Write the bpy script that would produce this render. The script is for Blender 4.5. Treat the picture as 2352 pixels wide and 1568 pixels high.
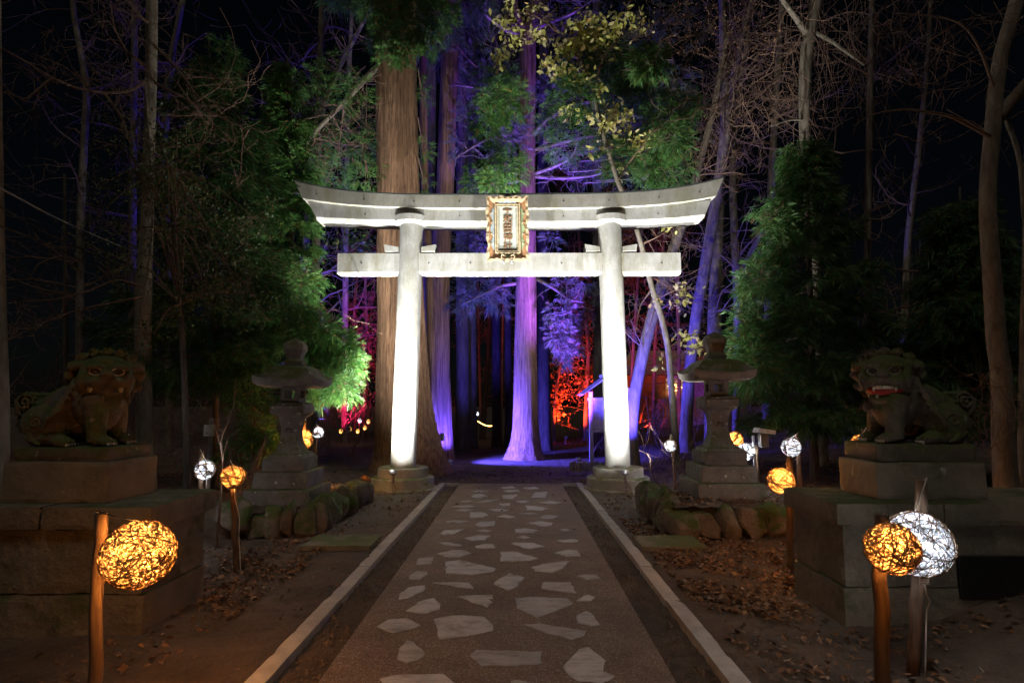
import bpy, math, random
import numpy as np
from mathutils import Vector, noise as mnoise

random.seed(7)
rng = np.random.default_rng(11)
R = math.radians
sc = bpy.context.scene
for o in list(bpy.data.objects):
    bpy.data.objects.remove(o)
COL = sc.collection

# ------------------------------------------------------------------ camera, sky, exposure
FPX, TH, PS = 1306.7, R(6.375), R(0.4)          # focal length in pixels of a 2352 px wide frame, pitch, yaw
CAM = np.array([0.11, 0.0, 1.6])
cd = bpy.data.cameras.new('camera')
cd.sensor_width = 36.0
cd.lens = 36.0 * FPX / 2352
cd.clip_start, cd.clip_end = 0.05, 600
cam = bpy.data.objects.new('camera', cd)
COL.objects.link(cam)
cam.location = CAM
cam.rotation_euler = (R(90) + TH, 0, PS)
sc.camera = cam

w = bpy.data.worlds.new('World')
sc.world = w
w.use_nodes = True
nt = w.node_tree
bg = nt.nodes['Background']
sky = nt.nodes.new('ShaderNodeTexSky')
sky.sky_type = 'NISHITA'
sky.sun_disc = False
sky.sun_elevation = R(66)
sky.sun_rotation = R(190)
nt.links.new(sky.outputs[0], bg.inputs[0])
bg.inputs[1].default_value = 0.0005
sl = bpy.data.lights.new('fill_sun', 'SUN')  # weak warm sun added as fill light for the path and the lions
sl.energy = 0.38
sl.angle = R(14)
sl.color = (1.0, .90, .78)
so = bpy.data.objects.new('fill_sun', sl)
COL.objects.link(so)
so.rotation_euler = (R(24), 0, R(-10))

sc.view_settings.view_transform = 'Standard'
sc.view_settings.look = 'None'
sc.view_settings.exposure = 0.0
sc.view_settings.gamma = 1.0
sc.cycles.use_denoising = True
sc.cycles.use_adaptive_sampling = True
sc.cycles.adaptive_threshold = 0.004
sc.cycles.max_bounces = 5
sc.cycles.diffuse_bounces = 3
sc.cycles.glossy_bounces = 2
sc.cycles.transmission_bounces = 3
sc.cycles.sample_clamp_indirect = 3.0
sc.cycles.caustics_reflective = False
sc.cycles.caustics_refractive = False

_f = np.array([-math.sin(PS) * math.cos(TH), math.cos(PS) * math.cos(TH), math.sin(TH)])
_r = np.array([math.cos(PS), math.sin(PS), 0.0])
_u = np.cross(_r, _f)


def ray(u, v):
    return _f + _r * (u - 1176) / FPX + _u * (784 - v) / FPX


def P(u, v, Y):
    """surveyed point of the place: seen at (u, v) in the photograph, Y metres along the path"""
    d = ray(u, v)
    return CAM + d * (Y / d[1])


def G(u, v, z=0.0):
    d = ray(u, v)
    return CAM + d * ((z - 1.6) / d[2])


# ------------------------------------------------------------------ mesh builder
def norm(v):
    v = np.asarray(v, float)
    n = np.linalg.norm(v, axis=-1, keepdims=True)
    return v / np.where(n < 1e-9, 1, n)


class MB:
    def __init__(s):
        s.v, s.q, s.t, s.p, s.n = [], [], [], [], 0

    def add(s, v, q=None, t=None, p=None):
        v = np.asarray(v, float).reshape(-1, 3)
        if q is not None and len(q):
            s.q.append(np.asarray(q, int) + s.n)
        if t is not None and len(t):
            s.t.append(np.asarray(t, int) + s.n)
        if p is not None:
            for f in p:
                s.p.append([i + s.n for i in f])
        s.v.append(v)
        s.n += len(v)

    def box(s, a, b, bev=0.0):
        a, b = np.array(a, float), np.array(b, float)
        a, b = np.minimum(a, b), np.maximum(a, b)
        c, h = (a + b) / 2, (b - a) / 2
        if bev <= 0:
            v = [c + h * np.array([x, y, z]) for x in (-1, 1) for y in (-1, 1) for z in (-1, 1)]
            s.add(v, q=[(0, 1, 3, 2), (4, 6, 7, 5), (0, 4, 5, 1), (2, 3, 7, 6), (0, 2, 6, 4), (1, 5, 7, 3)])
            return
        bev = min(bev, h.min() * .9)
        v, idx = [], {}
        for x in (-1, 1):
            for y in (-1, 1):
                for z in (-1, 1):
                    for ax in range(3):
                        k = h - bev
                        k[ax] = h[ax]
                        idx[(x, y, z, ax)] = len(v)
                        v.append(c + k * np.array([x, y, z]))
        q, t = [], []
        for ax in range(3):
            for sg in (-1, 1):
                o = [i for i in range(3) if i != ax]
                cs = []
                for (p_, r_) in ((-1, -1), (1, -1), (1, 1), (-1, 1)):
                    k = [0, 0, 0]
                    k[ax], k[o[0]], k[o[1]] = sg, p_, r_
                    cs.append(idx[(*k, ax)])
                flip = (sg > 0) == (ax == 1)
                q.append(cs[::-1] if flip else cs)
        for ax in range(3):
            o = [i for i in range(3) if i != ax]
            for p_ in (-1, 1):
                for r_ in (-1, 1):
                    k1, k2 = [0, 0, 0], [0, 0, 0]
                    k1[o[0]] = k2[o[0]] = p_
                    k1[o[1]] = k2[o[1]] = r_
                    k1[ax], k2[ax] = -1, 1
                    q.append([idx[(*k1, o[0])], idx[(*k2, o[0])], idx[(*k2, o[1])], idx[(*k1, o[1])]])
        for x in (-1, 1):
            for y in (-1, 1):
                for z in (-1, 1):
                    t.append([idx[(x, y, z, i)] for i in range(3)])
        s.add(v, q=q, t=t)

    def tube(s, pts, rad, seg=6, cap=True):
        pts = np.asarray(pts, float)
        n = len(pts)
        rad = np.broadcast_to(np.asarray(rad, float), (n,))
        tg = norm(np.gradient(pts, axis=0))
        d = norm(pts[-1] - pts[0])
        ref = np.array([0, 0, 1.0]) if abs(d[2]) < .75 else np.array([1.0, .05, 0])
        a = norm(np.cross(tg, ref))
        b = np.cross(tg, a)
        th = np.linspace(0, 2 * np.pi, seg, endpoint=False)
        v = pts[:, None] + rad[:, None, None] * (a[:, None] * np.cos(th)[None, :, None] + b[:, None] * np.sin(th)[None, :, None])
        i = np.arange(n - 1)[:, None] * seg
        j = np.arange(seg)[None]
        k = (j + 1) % seg
        q = np.stack([i + j, i + k, i + seg + k, i + seg + j], -1).reshape(-1, 4)
        s.add(v, q=q, p=[list(range(seg))[::-1], list(range((n - 1) * seg, n * seg))] if cap else None)

    def lathe(s, prof, c=(0, 0, 0), seg=32, axis=None):
        prof = np.array(prof, float)
        th = np.linspace(0, 2 * np.pi, seg, endpoint=False)
        v = np.stack([prof[:, 0, None] * np.cos(th), prof[:, 0, None] * np.sin(th),
                      np.broadcast_to(prof[:, 1, None], (len(prof), seg))], -1)
        if axis is not None:
            zz = norm(axis)
            xx = norm(np.cross([0, 1.0, .01], zz))
            yy = np.cross(zz, xx)
            v = v[..., 0:1] * xx + v[..., 1:2] * yy + v[..., 2:3] * zz
        n = len(prof)
        i = np.arange(n - 1)[:, None] * seg
        j = np.arange(seg)[None]
        k = (j + 1) % seg
        q = np.stack([i + j, i + k, i + seg + k, i + seg + j], -1).reshape(-1, 4)
        s.add(v + np.array(c), q=q, p=[list(range(seg))[::-1], list(range((n - 1) * seg, n * seg))])

    def ell(s, c, r, rot=None, nu=20, nv=12):
        th = np.linspace(0, 2 * np.pi, nu, endpoint=False)
        ph = np.linspace(0, np.pi, nv + 1)[1:-1]
        v = np.stack([np.sin(ph)[:, None] * np.cos(th), np.sin(ph)[:, None] * np.sin(th),
                      np.broadcast_to(np.cos(ph)[:, None], (nv - 1, nu))], -1).reshape(-1, 3)
        v = np.concatenate([v, [[0, 0, 1], [0, 0, -1]]]) * np.array(r)
        if rot is not None:
            v = v @ np.array(rot).T
        m = nv - 1
        i = np.arange(m - 1)[:, None] * nu
        j = np.arange(nu)[None]
        k = (j + 1) % nu
        q = np.stack([i + j, i + nu + j, i + nu + k, i + k], -1).reshape(-1, 4)
        jj = np.arange(nu)
        kk = (jj + 1) % nu
        t = np.concatenate([np.stack([np.full(nu, m * nu), jj, kk], -1),
                            np.stack([np.full(nu, m * nu + 1), (m - 1) * nu + kk, (m - 1) * nu + jj], -1)])
        s.add(v + np.array(c), q=q, t=t)

    def prism(s, poly, d):
        """extrude a 3-D polygon along the vector d"""
        poly = np.array(poly, float)
        n = len(poly)
        v = np.concatenate([poly, poly + np.array(d)])
        s.add(v, q=[(i, (i + 1) % n, n + (i + 1) % n, n + i) for i in range(n)],
              p=[list(range(n))[::-1], list(range(n, 2 * n))])

    def data(s, name, smooth=False):
        me = bpy.data.meshes.new(name)
        V = np.concatenate(s.v) if s.v else np.zeros((0, 3))
        q = np.concatenate(s.q) if s.q else np.zeros((0, 4), int)
        t = np.concatenate(s.t) if s.t else np.zeros((0, 3), int)
        lens = np.concatenate([np.full(len(q), 4), np.full(len(t), 3), np.array([len(p) for p in s.p], int)]).astype(np.int32)
        idx = np.concatenate([q.ravel(), t.ravel(), np.array([i for p in s.p for i in p], int)]).astype(np.int32)
        me.vertices.add(len(V))
        me.vertices.foreach_set('co', V.astype(np.float32).ravel())
        me.loops.add(len(idx))
        me.loops.foreach_set('vertex_index', idx)
        me.polygons.add(len(lens))
        st = np.concatenate([[0], np.cumsum(lens)[:-1]]).astype(np.int32) if len(lens) else np.zeros(0, np.int32)
        me.polygons.foreach_set('loop_start', st)
        me.polygons.foreach_set('use_smooth', np.full(len(lens), smooth))
        me.update(calc_edges=True)
        me.validate()
        return me


def worldloc(o):
    l = np.zeros(3)
    while o is not None:
        l += np.array(o.location)
        o = o.parent
    return l


def obj(name, mb, mat=None, parent=None, smooth=False):
    if parent is not None:
        off = worldloc(parent)
        mb.v = [x - off for x in mb.v]
    me = mb.data(name, smooth)
    if mat:
        me.materials.append(mat)
    o = bpy.data.objects.new(name, me)
    COL.objects.link(o)
    if parent is not None:
        o.parent = parent
    return o


def tag(o, label=None, cat=None, group=None, kind=None):
    if label:
        o['label'] = label
    if cat:
        o['category'] = cat
    if group:
        o['group'] = group
    if kind:
        o['kind'] = kind
    return o


def thing(name, label, cat, loc, group=None):
    o = bpy.data.objects.new(name, None)
    COL.objects.link(o)
    o.location = [float(x) for x in loc]
    o.empty_display_size = .1
    return tag(o, label, cat, group)


def remeshed(mb, name, voxel, smooth_it=3, mat=None, parent=None):
    tmp = bpy.data.objects.new('tmp', mb.data('tmp'))
    COL.objects.link(tmp)
    m = tmp.modifiers.new('r', 'REMESH')
    m.mode = 'VOXEL'
    m.voxel_size = voxel
    if smooth_it:
        m = tmp.modifiers.new('s', 'SMOOTH')
        m.iterations = smooth_it
        m.factor = .5
    dg = bpy.context.evaluated_depsgraph_get()
    me = bpy.data.meshes.new_from_object(tmp.evaluated_get(dg))
    bpy.data.objects.remove(tmp)
    me.name = name
    co = np.zeros(len(me.vertices) * 3, np.float32)
    me.vertices.foreach_get('co', co)
    if parent is not None:
        co = (co.reshape(-1, 3) - worldloc(parent))
        no = np.zeros(len(co) * 3, np.float32)
        me.vertices.foreach_get('normal', no)
        k = np.array([mnoise.noise(Vector(p) * 16) * .006 + mnoise.noise(Vector(p) * 45) * .0032 + mnoise.noise(Vector(p) * 110) * .0014 for p in co])
        co = (co + no.reshape(-1, 3) * k[:, None]).astype(np.float32).ravel()
    me.vertices.foreach_set('co', co)
    me.polygons.foreach_set('use_smooth', np.full(len(me.polygons), True))
    me.materials.clear()
    if mat:
        me.materials.append(mat)
    me.update()
    o = bpy.data.objects.new(name, me)
    COL.objects.link(o)
    if parent is not None:
        o.parent = parent
    return o


def rough_box(mb, a, b, r=.012, amp=.006, cell=.045, chip=.02):
    """a hewn block: rounded, slightly uneven faces and chipped edges"""
    a, b = np.array(a, float), np.array(b, float)
    a, b = np.minimum(a, b), np.maximum(a, b)
    ns = [int(np.clip(round(L / cell), 2, 60)) for L in (b - a)]
    off = Vector((random.random() * 50, random.random() * 50, random.random() * 50))
    for ax in range(3):
        u_, v_ = (ax + 1) % 3, (ax + 2) % 3
        gu, gv = np.meshgrid(np.linspace(a[u_], b[u_], ns[u_] + 1), np.linspace(a[v_], b[v_], ns[v_] + 1))
        for sg in (0, 1):
            p = np.zeros((gu.size, 3))
            p[:, u_], p[:, v_], p[:, ax] = gu.ravel(), gv.ravel(), (a, b)[sg][ax]
            q = np.clip(p, a + r, b - r)
            d = p - q
            edge = (np.abs(d) > 1e-6).sum(1) > 1
            d = norm(d)
            k = np.array([mnoise.noise(Vector(x) * 5 + off) * amp + mnoise.noise(Vector(x) * 17 + off) * amp * .6 - (max(0, mnoise.noise(Vector(x) * 8 - off) - .12) * chip if e else 0) for x, e in zip(p, edge)])
            p2 = q + d * (r + k)[:, None]
            m = ns[u_] + 1
            i_ = (np.arange(ns[v_])[:, None] * m + np.arange(ns[u_])[None]).reshape(-1)
            f = np.stack([i_, i_ + 1, i_ + m + 1, i_ + m], -1)
            mb.add(p2, q=f if sg else f[:, ::-1])


# ------------------------------------------------------------------ materials
def mat_base(name):
    m = bpy.data.materials.new(name)
    m.use_nodes = True
    n, l = m.node_tree.nodes, m.node_tree.links
    b = n['Principled BSDF']
    return m, n, l, b


def noise_node(n, l, scale, detail=4, rough=.6, stretch=None, vec=None):
    tc = n.new('ShaderNodeTexCoord')
    src = tc.outputs['Object'] if vec is None else vec
    if stretch:
        mp = n.new('ShaderNodeMapping')
        mp.inputs['Scale'].default_value = stretch
        l.new(src, mp.inputs['Vector'])
        src = mp.outputs[0]
    t = n.new('ShaderNodeTexNoise')
    t.inputs['Scale'].default_value = scale
    t.inputs['Detail'].default_value = detail
    t.inputs['Roughness'].default_value = rough
    l.new(src, t.inputs['Vector'])
    return t.outputs['Fac']


def ramp(n, l, fac, stops):
    r = n.new('ShaderNodeValToRGB')
    e = r.color_ramp.elements
    while len(e) < len(stops):
        e.new(.5)
    for i, (p, c) in enumerate(stops):
        e[i].position = p
        e[i].color = (*c, 1) if len(c) == 3 else c
    l.new(fac, r.inputs[0])
    return r.outputs[0]


def mix(n, l, fac, a, b, mode='MIX'):
    m = n.new('ShaderNodeMixRGB')
    m.blend_type = mode
    for i, x in enumerate((fac, a, b)):
        if isinstance(x, (int, float)):
            m.inputs[i].default_value = x
        elif isinstance(x, tuple):
            m.inputs[i].default_value = (*x, 1)
        else:
            l.new(x, m.inputs[i])
    return m.outputs[0]


def bump(n, l, b, h, strength=.4, dist=.02):
    bp = n.new('ShaderNodeBump')
    bp.inputs['Strength'].default_value = strength
    bp.inputs['Distance'].default_value = dist
    l.new(h, bp.inputs['Height'])
    l.new(bp.outputs[0], b.inputs['Normal'])


def stone(name, c1, c2, moss=None, moss_amt=.5, lichen=None, scale=6, rough=.9, bstr=.5, bdist=.01, stain=None):
    m, n, l, b = mat_base(name)
    base = ramp(n, l, noise_node(n, l, scale, 6), [(.35, c1), (.65, c2)])
    fine = noise_node(n, l, scale * 18, 3, .7)
    base = mix(n, l, .35, base, ramp(n, l, fine, [(.3, (.25, .25, .25)), (.7, (1, 1, 1))]), 'MULTIPLY')
    if stain:
        sf = ramp(n, l, noise_node(n, l, 1.0, 8, .72, (2.6, 2.6, .8)), [(.46, (0, 0, 0)), (.70, (1, 1, 1))])
        base = mix(n, l, sf, base, stain)
    if moss:
        mf = noise_node(n, l, scale * .55, 5, .7)
        geo = n.new('ShaderNodeNewGeometry')
        sp = n.new('ShaderNodeSeparateXYZ')
        l.new(geo.outputs['Normal'], sp.inputs[0])
        ad = n.new('ShaderNodeMath')
        ad.operation = 'MULTIPLY_ADD'
        l.new(sp.outputs['Z'], ad.inputs[0])
        ad.inputs[1].default_value = .18
        l.new(mf, ad.inputs[2])
        fac = ramp(n, l, ad.outputs[0], [(.62 - .2 * moss_amt, (0, 0, 0)), (.74 - .2 * moss_amt, (1, 1, 1))])
        base = mix(n, l, fac, base, moss)
    if lichen:
        lf = ramp(n, l, noise_node(n, l, scale * 2.3, 3, .6), [(.66, (0, 0, 0)), (.70, (1, 1, 1))])
        base = mix(n, l, lf, base, lichen)
    l.new(base, b.inputs['Base Color'])
    b.inputs['Roughness'].default_value = rough
    bump(n, l, b, noise_node(n, l, scale * 7, 6, .7), bstr, bdist)
    return m


def plain(name, c, rough=.6, metal=0, var=.25, scale=20):
    m, n, l, b = mat_base(name)
    f = noise_node(n, l, scale, 4)
    d = tuple(x * (1 - var) for x in c)
    u = tuple(min(1, x * (1 + var)) for x in c)
    l.new(ramp(n, l, f, [(.3, d), (.7, u)]), b.inputs['Base Color'])
    b.inputs['Roughness'].default_value = rough
    b.inputs['Metallic'].default_value = metal
    return m


def bark(name, c1, c2, c3=None, stretch=(16, 16, 1.3), bstr=.8, bdist=.03):
    m, n, l, b = mat_base(name)
    f = noise_node(n, l, 1.0, 6, .65, stretch)
    base = ramp(n, l, f, [(.32, c1), (.5, c2), (.72, c3 or c2)])
    big = noise_node(n, l, 1.3, 3, .5, (1, 1, .5))
    base = mix(n, l, .5, base, ramp(n, l, big, [(.35, (.45, .45, .45)), (.65, (1, 1, 1))]), 'MULTIPLY')
    l.new(base, b.inputs['Base Color'])
    b.inputs['Roughness'].default_value = .92
    bump(n, l, b, f, bstr, bdist)
    return m


def leafmat(name, stops, trans=.35, rough=.6):
    m, n, l, b = mat_base(name)
    g = n.new('ShaderNodeNewGeometry')
    c = ramp(n, l, g.outputs['Random Per Island'], stops)
    l.new(c, b.inputs['Base Color'])
    b.inputs['Roughness'].default_value = rough
    tr = n.new('ShaderNodeBsdfTranslucent')
    l.new(c, tr.inputs['Color'])
    mx = n.new('ShaderNodeMixShader')
    mx.inputs[0].default_value = trans
    l.new(b.outputs[0], mx.inputs[1])
    l.new(tr.outputs[0], mx.inputs[2])
    l.new(mx.outputs[0], n['Material Output'].inputs['Surface'])
    return m


def emit(name, c, s):
    m, n, l, b = mat_base(name)
    b.inputs['Base Color'].default_value = (.02, .02, .02, 1)
    b.inputs['Emission Color'].default_value = (*c, 1)
    b.inputs['Emission Strength'].default_value = s
    return m


M = {}
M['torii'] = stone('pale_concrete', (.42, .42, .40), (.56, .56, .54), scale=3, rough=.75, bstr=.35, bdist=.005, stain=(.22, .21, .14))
M['torii_base'] = stone('mossy_concrete', (.40, .38, .34), (.52, .50, .46), moss=(.16, .17, .05), moss_amt=.12, scale=5, bstr=.4)
M['grey_stone'] = stone('lantern_stone', (.13, .115, .10), (.22, .20, .175), moss=(.07, .09, .025), moss_amt=.30, lichen=(.42, .42, .38), scale=5)
M['plat_stone'] = stone('platform_stone', (.15, .125, .09), (.24, .205, .15), moss=(.06, .075, .025), moss_amt=.25, scale=2.6, bstr=.9, bdist=.02)
M['ped_stone'] = stone('pedestal_stone', (.16, .14, .10), (.23, .20, .15), moss=(.07, .08, .03), moss_amt=.15, lichen=(.34, .33, .28), scale=4)
M['lion_stone'] = stone('lion_stone', (.085, .07, .053), (.155, .13, .10), moss=(.06, .08, .02), moss_amt=.75, lichen=(.20, .19, .15), scale=6, bstr=1, bdist=.01)
M['rock'] = stone('wall_rock', (.12, .095, .075), (.24, .19, .15), moss=(.05, .075, .012), moss_amt=.55, scale=3, bstr=1, bdist=.03)
M['kerb'] = stone('kerb_granite', (.40, .38, .36), (.54, .52, .49), scale=6, bstr=.3)
M['slab'] = stone('mossy_slab', (.16, .135, .09), (.22, .19, .13), moss=(.07, .085, .02), moss_amt=.4, scale=4)


def aggregate(name):
    m, n, l, b = mat_base(name)
    tc = n.new('ShaderNodeTexCoord')
    vo = n.new('ShaderNodeTexVoronoi')
    vo.inputs['Scale'].default_value = 140
    l.new(tc.outputs['Object'], vo.inputs['Vector'])
    sep = n.new('ShaderNodeSeparateColor')
    l.new(vo.outputs['Color'], sep.inputs[0])
    base = ramp(n, l, sep.outputs[0], [(0, (.13, .09, .068)), (.45, (.21, .148, .108)), (.8, (.27, .20, .15)), (.95, (.36, .30, .25)), (1, (.5, .46, .42))])
    blot = ramp(n, l, noise_node(n, l, 1.7, 5, .65), [(.35, (.62, .60, .58)), (.62, (1, 1, 1))])
    l.new(mix(n, l, .9, base, blot, 'MULTIPLY'), b.inputs['Base Color'])
    b.inputs['Roughness'].default_value = .85
    bump(n, l, b, vo.outputs['Distance'], .6, -.006)
    return m


def flagstone(name):
    m, n, l, b = mat_base(name)
    g = n.new('ShaderNodeNewGeometry')
    tone = ramp(n, l, g.outputs['Random Per Island'], [(0, (.44, .43, .44)), (.5, (.58, .57, .58)), (1, (.68, .68, .70))])
    f = noise_node(n, l, 5, 8, .72, (1, 2.6, 1))
    base = mix(n, l, 1.0, tone, ramp(n, l, f, [(.32, (.55, .52, .48)), (.55, (1, 1, 1))]), 'MULTIPLY')
    dirt = ramp(n, l, noise_node(n, l, 3.1, 6, .7), [(.56, (0, 0, 0)), (.75, (1, 1, 1))])
    base = mix(n, l, dirt, base, (.17, .13, .10))
    l.new(base, b.inputs['Base Color'])
    b.inputs['Roughness'].default_value = .8
    bump(n, l, b, f, 1.0, .03)
    return m


M['path'] = aggregate('brown_aggregate')
M['flag'] = flagstone('flagstone')
M['soil'] = stone('dirt_ground', (.055, .038, .026), (.12, .086, .06), scale=1.6, bstr=1, bdist=.04)
M['cedar_bark'] = bark('cedar_bark', (.05, .025, .015), (.23, .125, .068), (.36, .21, .115), (24, 24, 1.1), 1.0, .04)
M['grey_bark'] = bark('grey_bark', (.08, .06, .045), (.16, .13, .095), (.24, .20, .15), (9, 9, 3), .6, .015)
M['pale_bark'] = bark('pale_bark', (.14, .12, .09), (.22, .19, .145), (.30, .27, .21), (10, 10, 4), .4, .008)
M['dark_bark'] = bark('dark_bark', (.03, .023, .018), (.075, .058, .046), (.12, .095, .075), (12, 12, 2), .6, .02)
M['twig'] = plain('twig_bark', (.125, .075, .05), .9)
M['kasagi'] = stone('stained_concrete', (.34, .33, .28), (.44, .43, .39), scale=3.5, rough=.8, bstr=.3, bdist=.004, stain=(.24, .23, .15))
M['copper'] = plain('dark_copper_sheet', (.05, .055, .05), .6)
M['needles'] = leafmat('cedar_needles', [(0, (.03, .095, .02)), (.5, (.06, .175, .035)), (.86, (.11, .25, .05)), (.95, (.13, .23, .04)), (.97, (.26, .11, .03)), (1, (.20, .08, .025))])
M['needles_deep'] = leafmat('deep_needles', [(0, (.05, .07, .05)), (.6, (.09, .13, .08)), (.9, (.15, .19, .12)), (.95, (.24, .12, .06)), (1, (.20, .1, .05))])
M['broadleaf'] = leafmat('evergreen_leaves', [(0, (.02, .045, .012)), (.7, (.05, .09, .02)), (1, (.14, .16, .04))], .25, .45)
M['yellow'] = leafmat('yellow_leaves', [(0, (.62, .62, .14)), (.6, (.74, .72, .26)), (.85, (.68, .60, .34)), (1, (.62, .42, .12))], .42)
M['russet'] = leafmat('russet_leaves', [(0, (.20, .09, .05)), (.6, (.30, .15, .08)), (1, (.40, .22, .12))], .3)
M['litter'] = leafmat('fallen_leaves', [(0, (.06, .035, .02)), (.4, (.13, .065, .032)), (.75, (.20, .095, .038)), (.93, (.25, .15, .08)), (1, (.34, .26, .18))], .1, .7)
M['moss_tuft'] = leafmat('moss_tufts', [(0, (.06, .10, .012)), (1, (.13, .18, .02))], .2, .9)
M['post'] = bark('wood_post', (.045, .026, .016), (.13, .078, .046), (.20, .13, .08), (24, 24, 2.5), .4, .006)
M['twine'] = leafmat('dark_vine', [(0, (.12, .06, .025)), (1, (.24, .13, .06))], .2, .8)
M['fibre_white'] = leafmat('white_fibre', [(0, (.45, .46, .48)), (1, (.68, .70, .74))], .28, .8)
M['fibre'] = leafmat('pale_fibre', [(0, (.22, .17, .11)), (1, (.44, .36, .27))], .30, .8)
M['cable'] = plain('black_cable', (.02, .02, .022), .5)
M['pale_cable'] = plain('pale_cable', (.55, .52, .46), .5)
M['steel'] = plain('grey_metal', (.34, .34, .36), .38, .7, .15)
M['rust'] = plain('rusty_metal', (.35, .14, .05), .6, .5, .4)
M['white_metal'] = plain('white_box', (.62, .62, .60), .5)
M['board_paint'] = plain('pale_board', (.40, .43, .37), .7, 0, .15, 8)
M['gold'] = plain('gilded_wood', (.42, .33, .20), .65, .0, .35, 18)
M['gold_dark'] = plain('brown_lacquer', (.32, .17, .08), .45, .1, .35, 16)
M['pale_blue'] = plain('pale_blue_paint', (.27, .33, .34), .6, 0, .2, 10)
M['pale_green'] = plain('faded_green_paint', (.20, .25, .13), .6, 0, .25, 10)
M['carve'] = plain('carved_letters', (.20, .115, .06), .6)
M['ink'] = plain('carved_dark', (.045, .04, .035), .9)
M['iron'] = plain('dark_iron', (.03, .03, .03), .5, .6)
M['red'] = plain('red_paint', (.35, .02, .015), .55)
M['tooth'] = plain('white_paint', (.40, .37, .31), .8, 0, .45, 60)
M['eye'] = plain('eye_dark', (.035, .025, .018), .5)
M['timber'] = plain('weathered_timber', (.22, .20, .19), .8, 0, .3, 8)
M['house'] = plain('house_wall', (.42, .30, .25), .9, 0, .15, 2)
M['globe_amber'] = emit('amber_globe', (1.0, .50, .10), 1.05)
M['bulb_amber'] = emit('amber_bulb', (1.0, .50, .12), 14)
M['globe_white'] = emit('white_globe', (.86, .90, 1.0), 1.5)
M['bulb_white'] = emit('white_bulb', (.88, .93, 1.0), 14)
M['window_glow'] = emit('lit_window', (1.0, .62, .30), .55)
M['lens'] = emit('lamp_lens', (.9, .95, 1.0), 6)


# ------------------------------------------------------------------ ground
def sm(a, b, x):
    t = np.clip((x - a) / (b - a), 0, 1)
    return t * t * (3 - 2 * t)


def gh(x, y):
    """height of the soil"""
    x, y = np.asarray(x, float), np.asarray(y, float)
    h = .10 * sm(2.7, 4.0, x) * (1 - sm(4.0, 7, y)) + .16 * sm(3.0, 3.9, x) * (1 - sm(4.2, 7, y))
    h = h + .30 * sm(2.6, 4.5, x) * sm(8.5, 10.5, y) + .28 * sm(2.7, 4.6, -x) * sm(8.5, 11, y)
    h = h + .6 * sm(5, 14, np.abs(x)) * sm(6, 16, y)
    h = h + .018 * np.sin(x * 2.3 + 1.1 * np.sin(y * 1.7)) * np.sin(y * 1.9 + .7 * np.sin(x * 2.9)) * sm(1.5, 2.1, np.abs(x))
    strip = (1 - sm(1.36, 1.46, np.abs(x))) * (1 - sm(11.9, 12.0, y))
    h = h - .045 * strip
    return h


def axis_grid(a, b, fine0, fine1, st, coarse):
    l = list(np.arange(fine0, fine1, st))
    x, s = fine0, st
    lo = []
    while x > a:
        s = min(s * 1.25, coarse)
        x -= s
        lo.append(x)
    x, s = fine1, st
    hi = [fine1]
    while x < b:
        s = min(s * 1.25, coarse)
        x += s
        hi.append(x)
    return np.array(lo[::-1] + l + hi)


xs = axis_grid(-160, 160, -5, 5, .05, 15)
ys = axis_grid(-30, 260, 2.5, 13, .07, 15)
X, Y = np.meshgrid(xs, ys)
Z = gh(X, Y)
nr = rng.normal(0, .006, Z.shape)
Z = Z + nr * (np.abs(X) > 1.05)
mb = MB()
ny, nx = X.shape
i = (np.arange(ny - 1)[:, None] * nx + np.arange(nx - 1)[None]).reshape(-1)
mb.add(np.stack([X, Y, Z], -1), q=np.stack([i, i + 1, i + nx + 1, i + nx], -1))
tag(obj('ground', mb, M['soil'], smooth=True), kind='structure')

mb = MB()
mb.box((-1.045, -8, -.12), (1.045, 11.95, 0), .006)
tag(obj('path', mb, M['path']), kind='structure')

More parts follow.
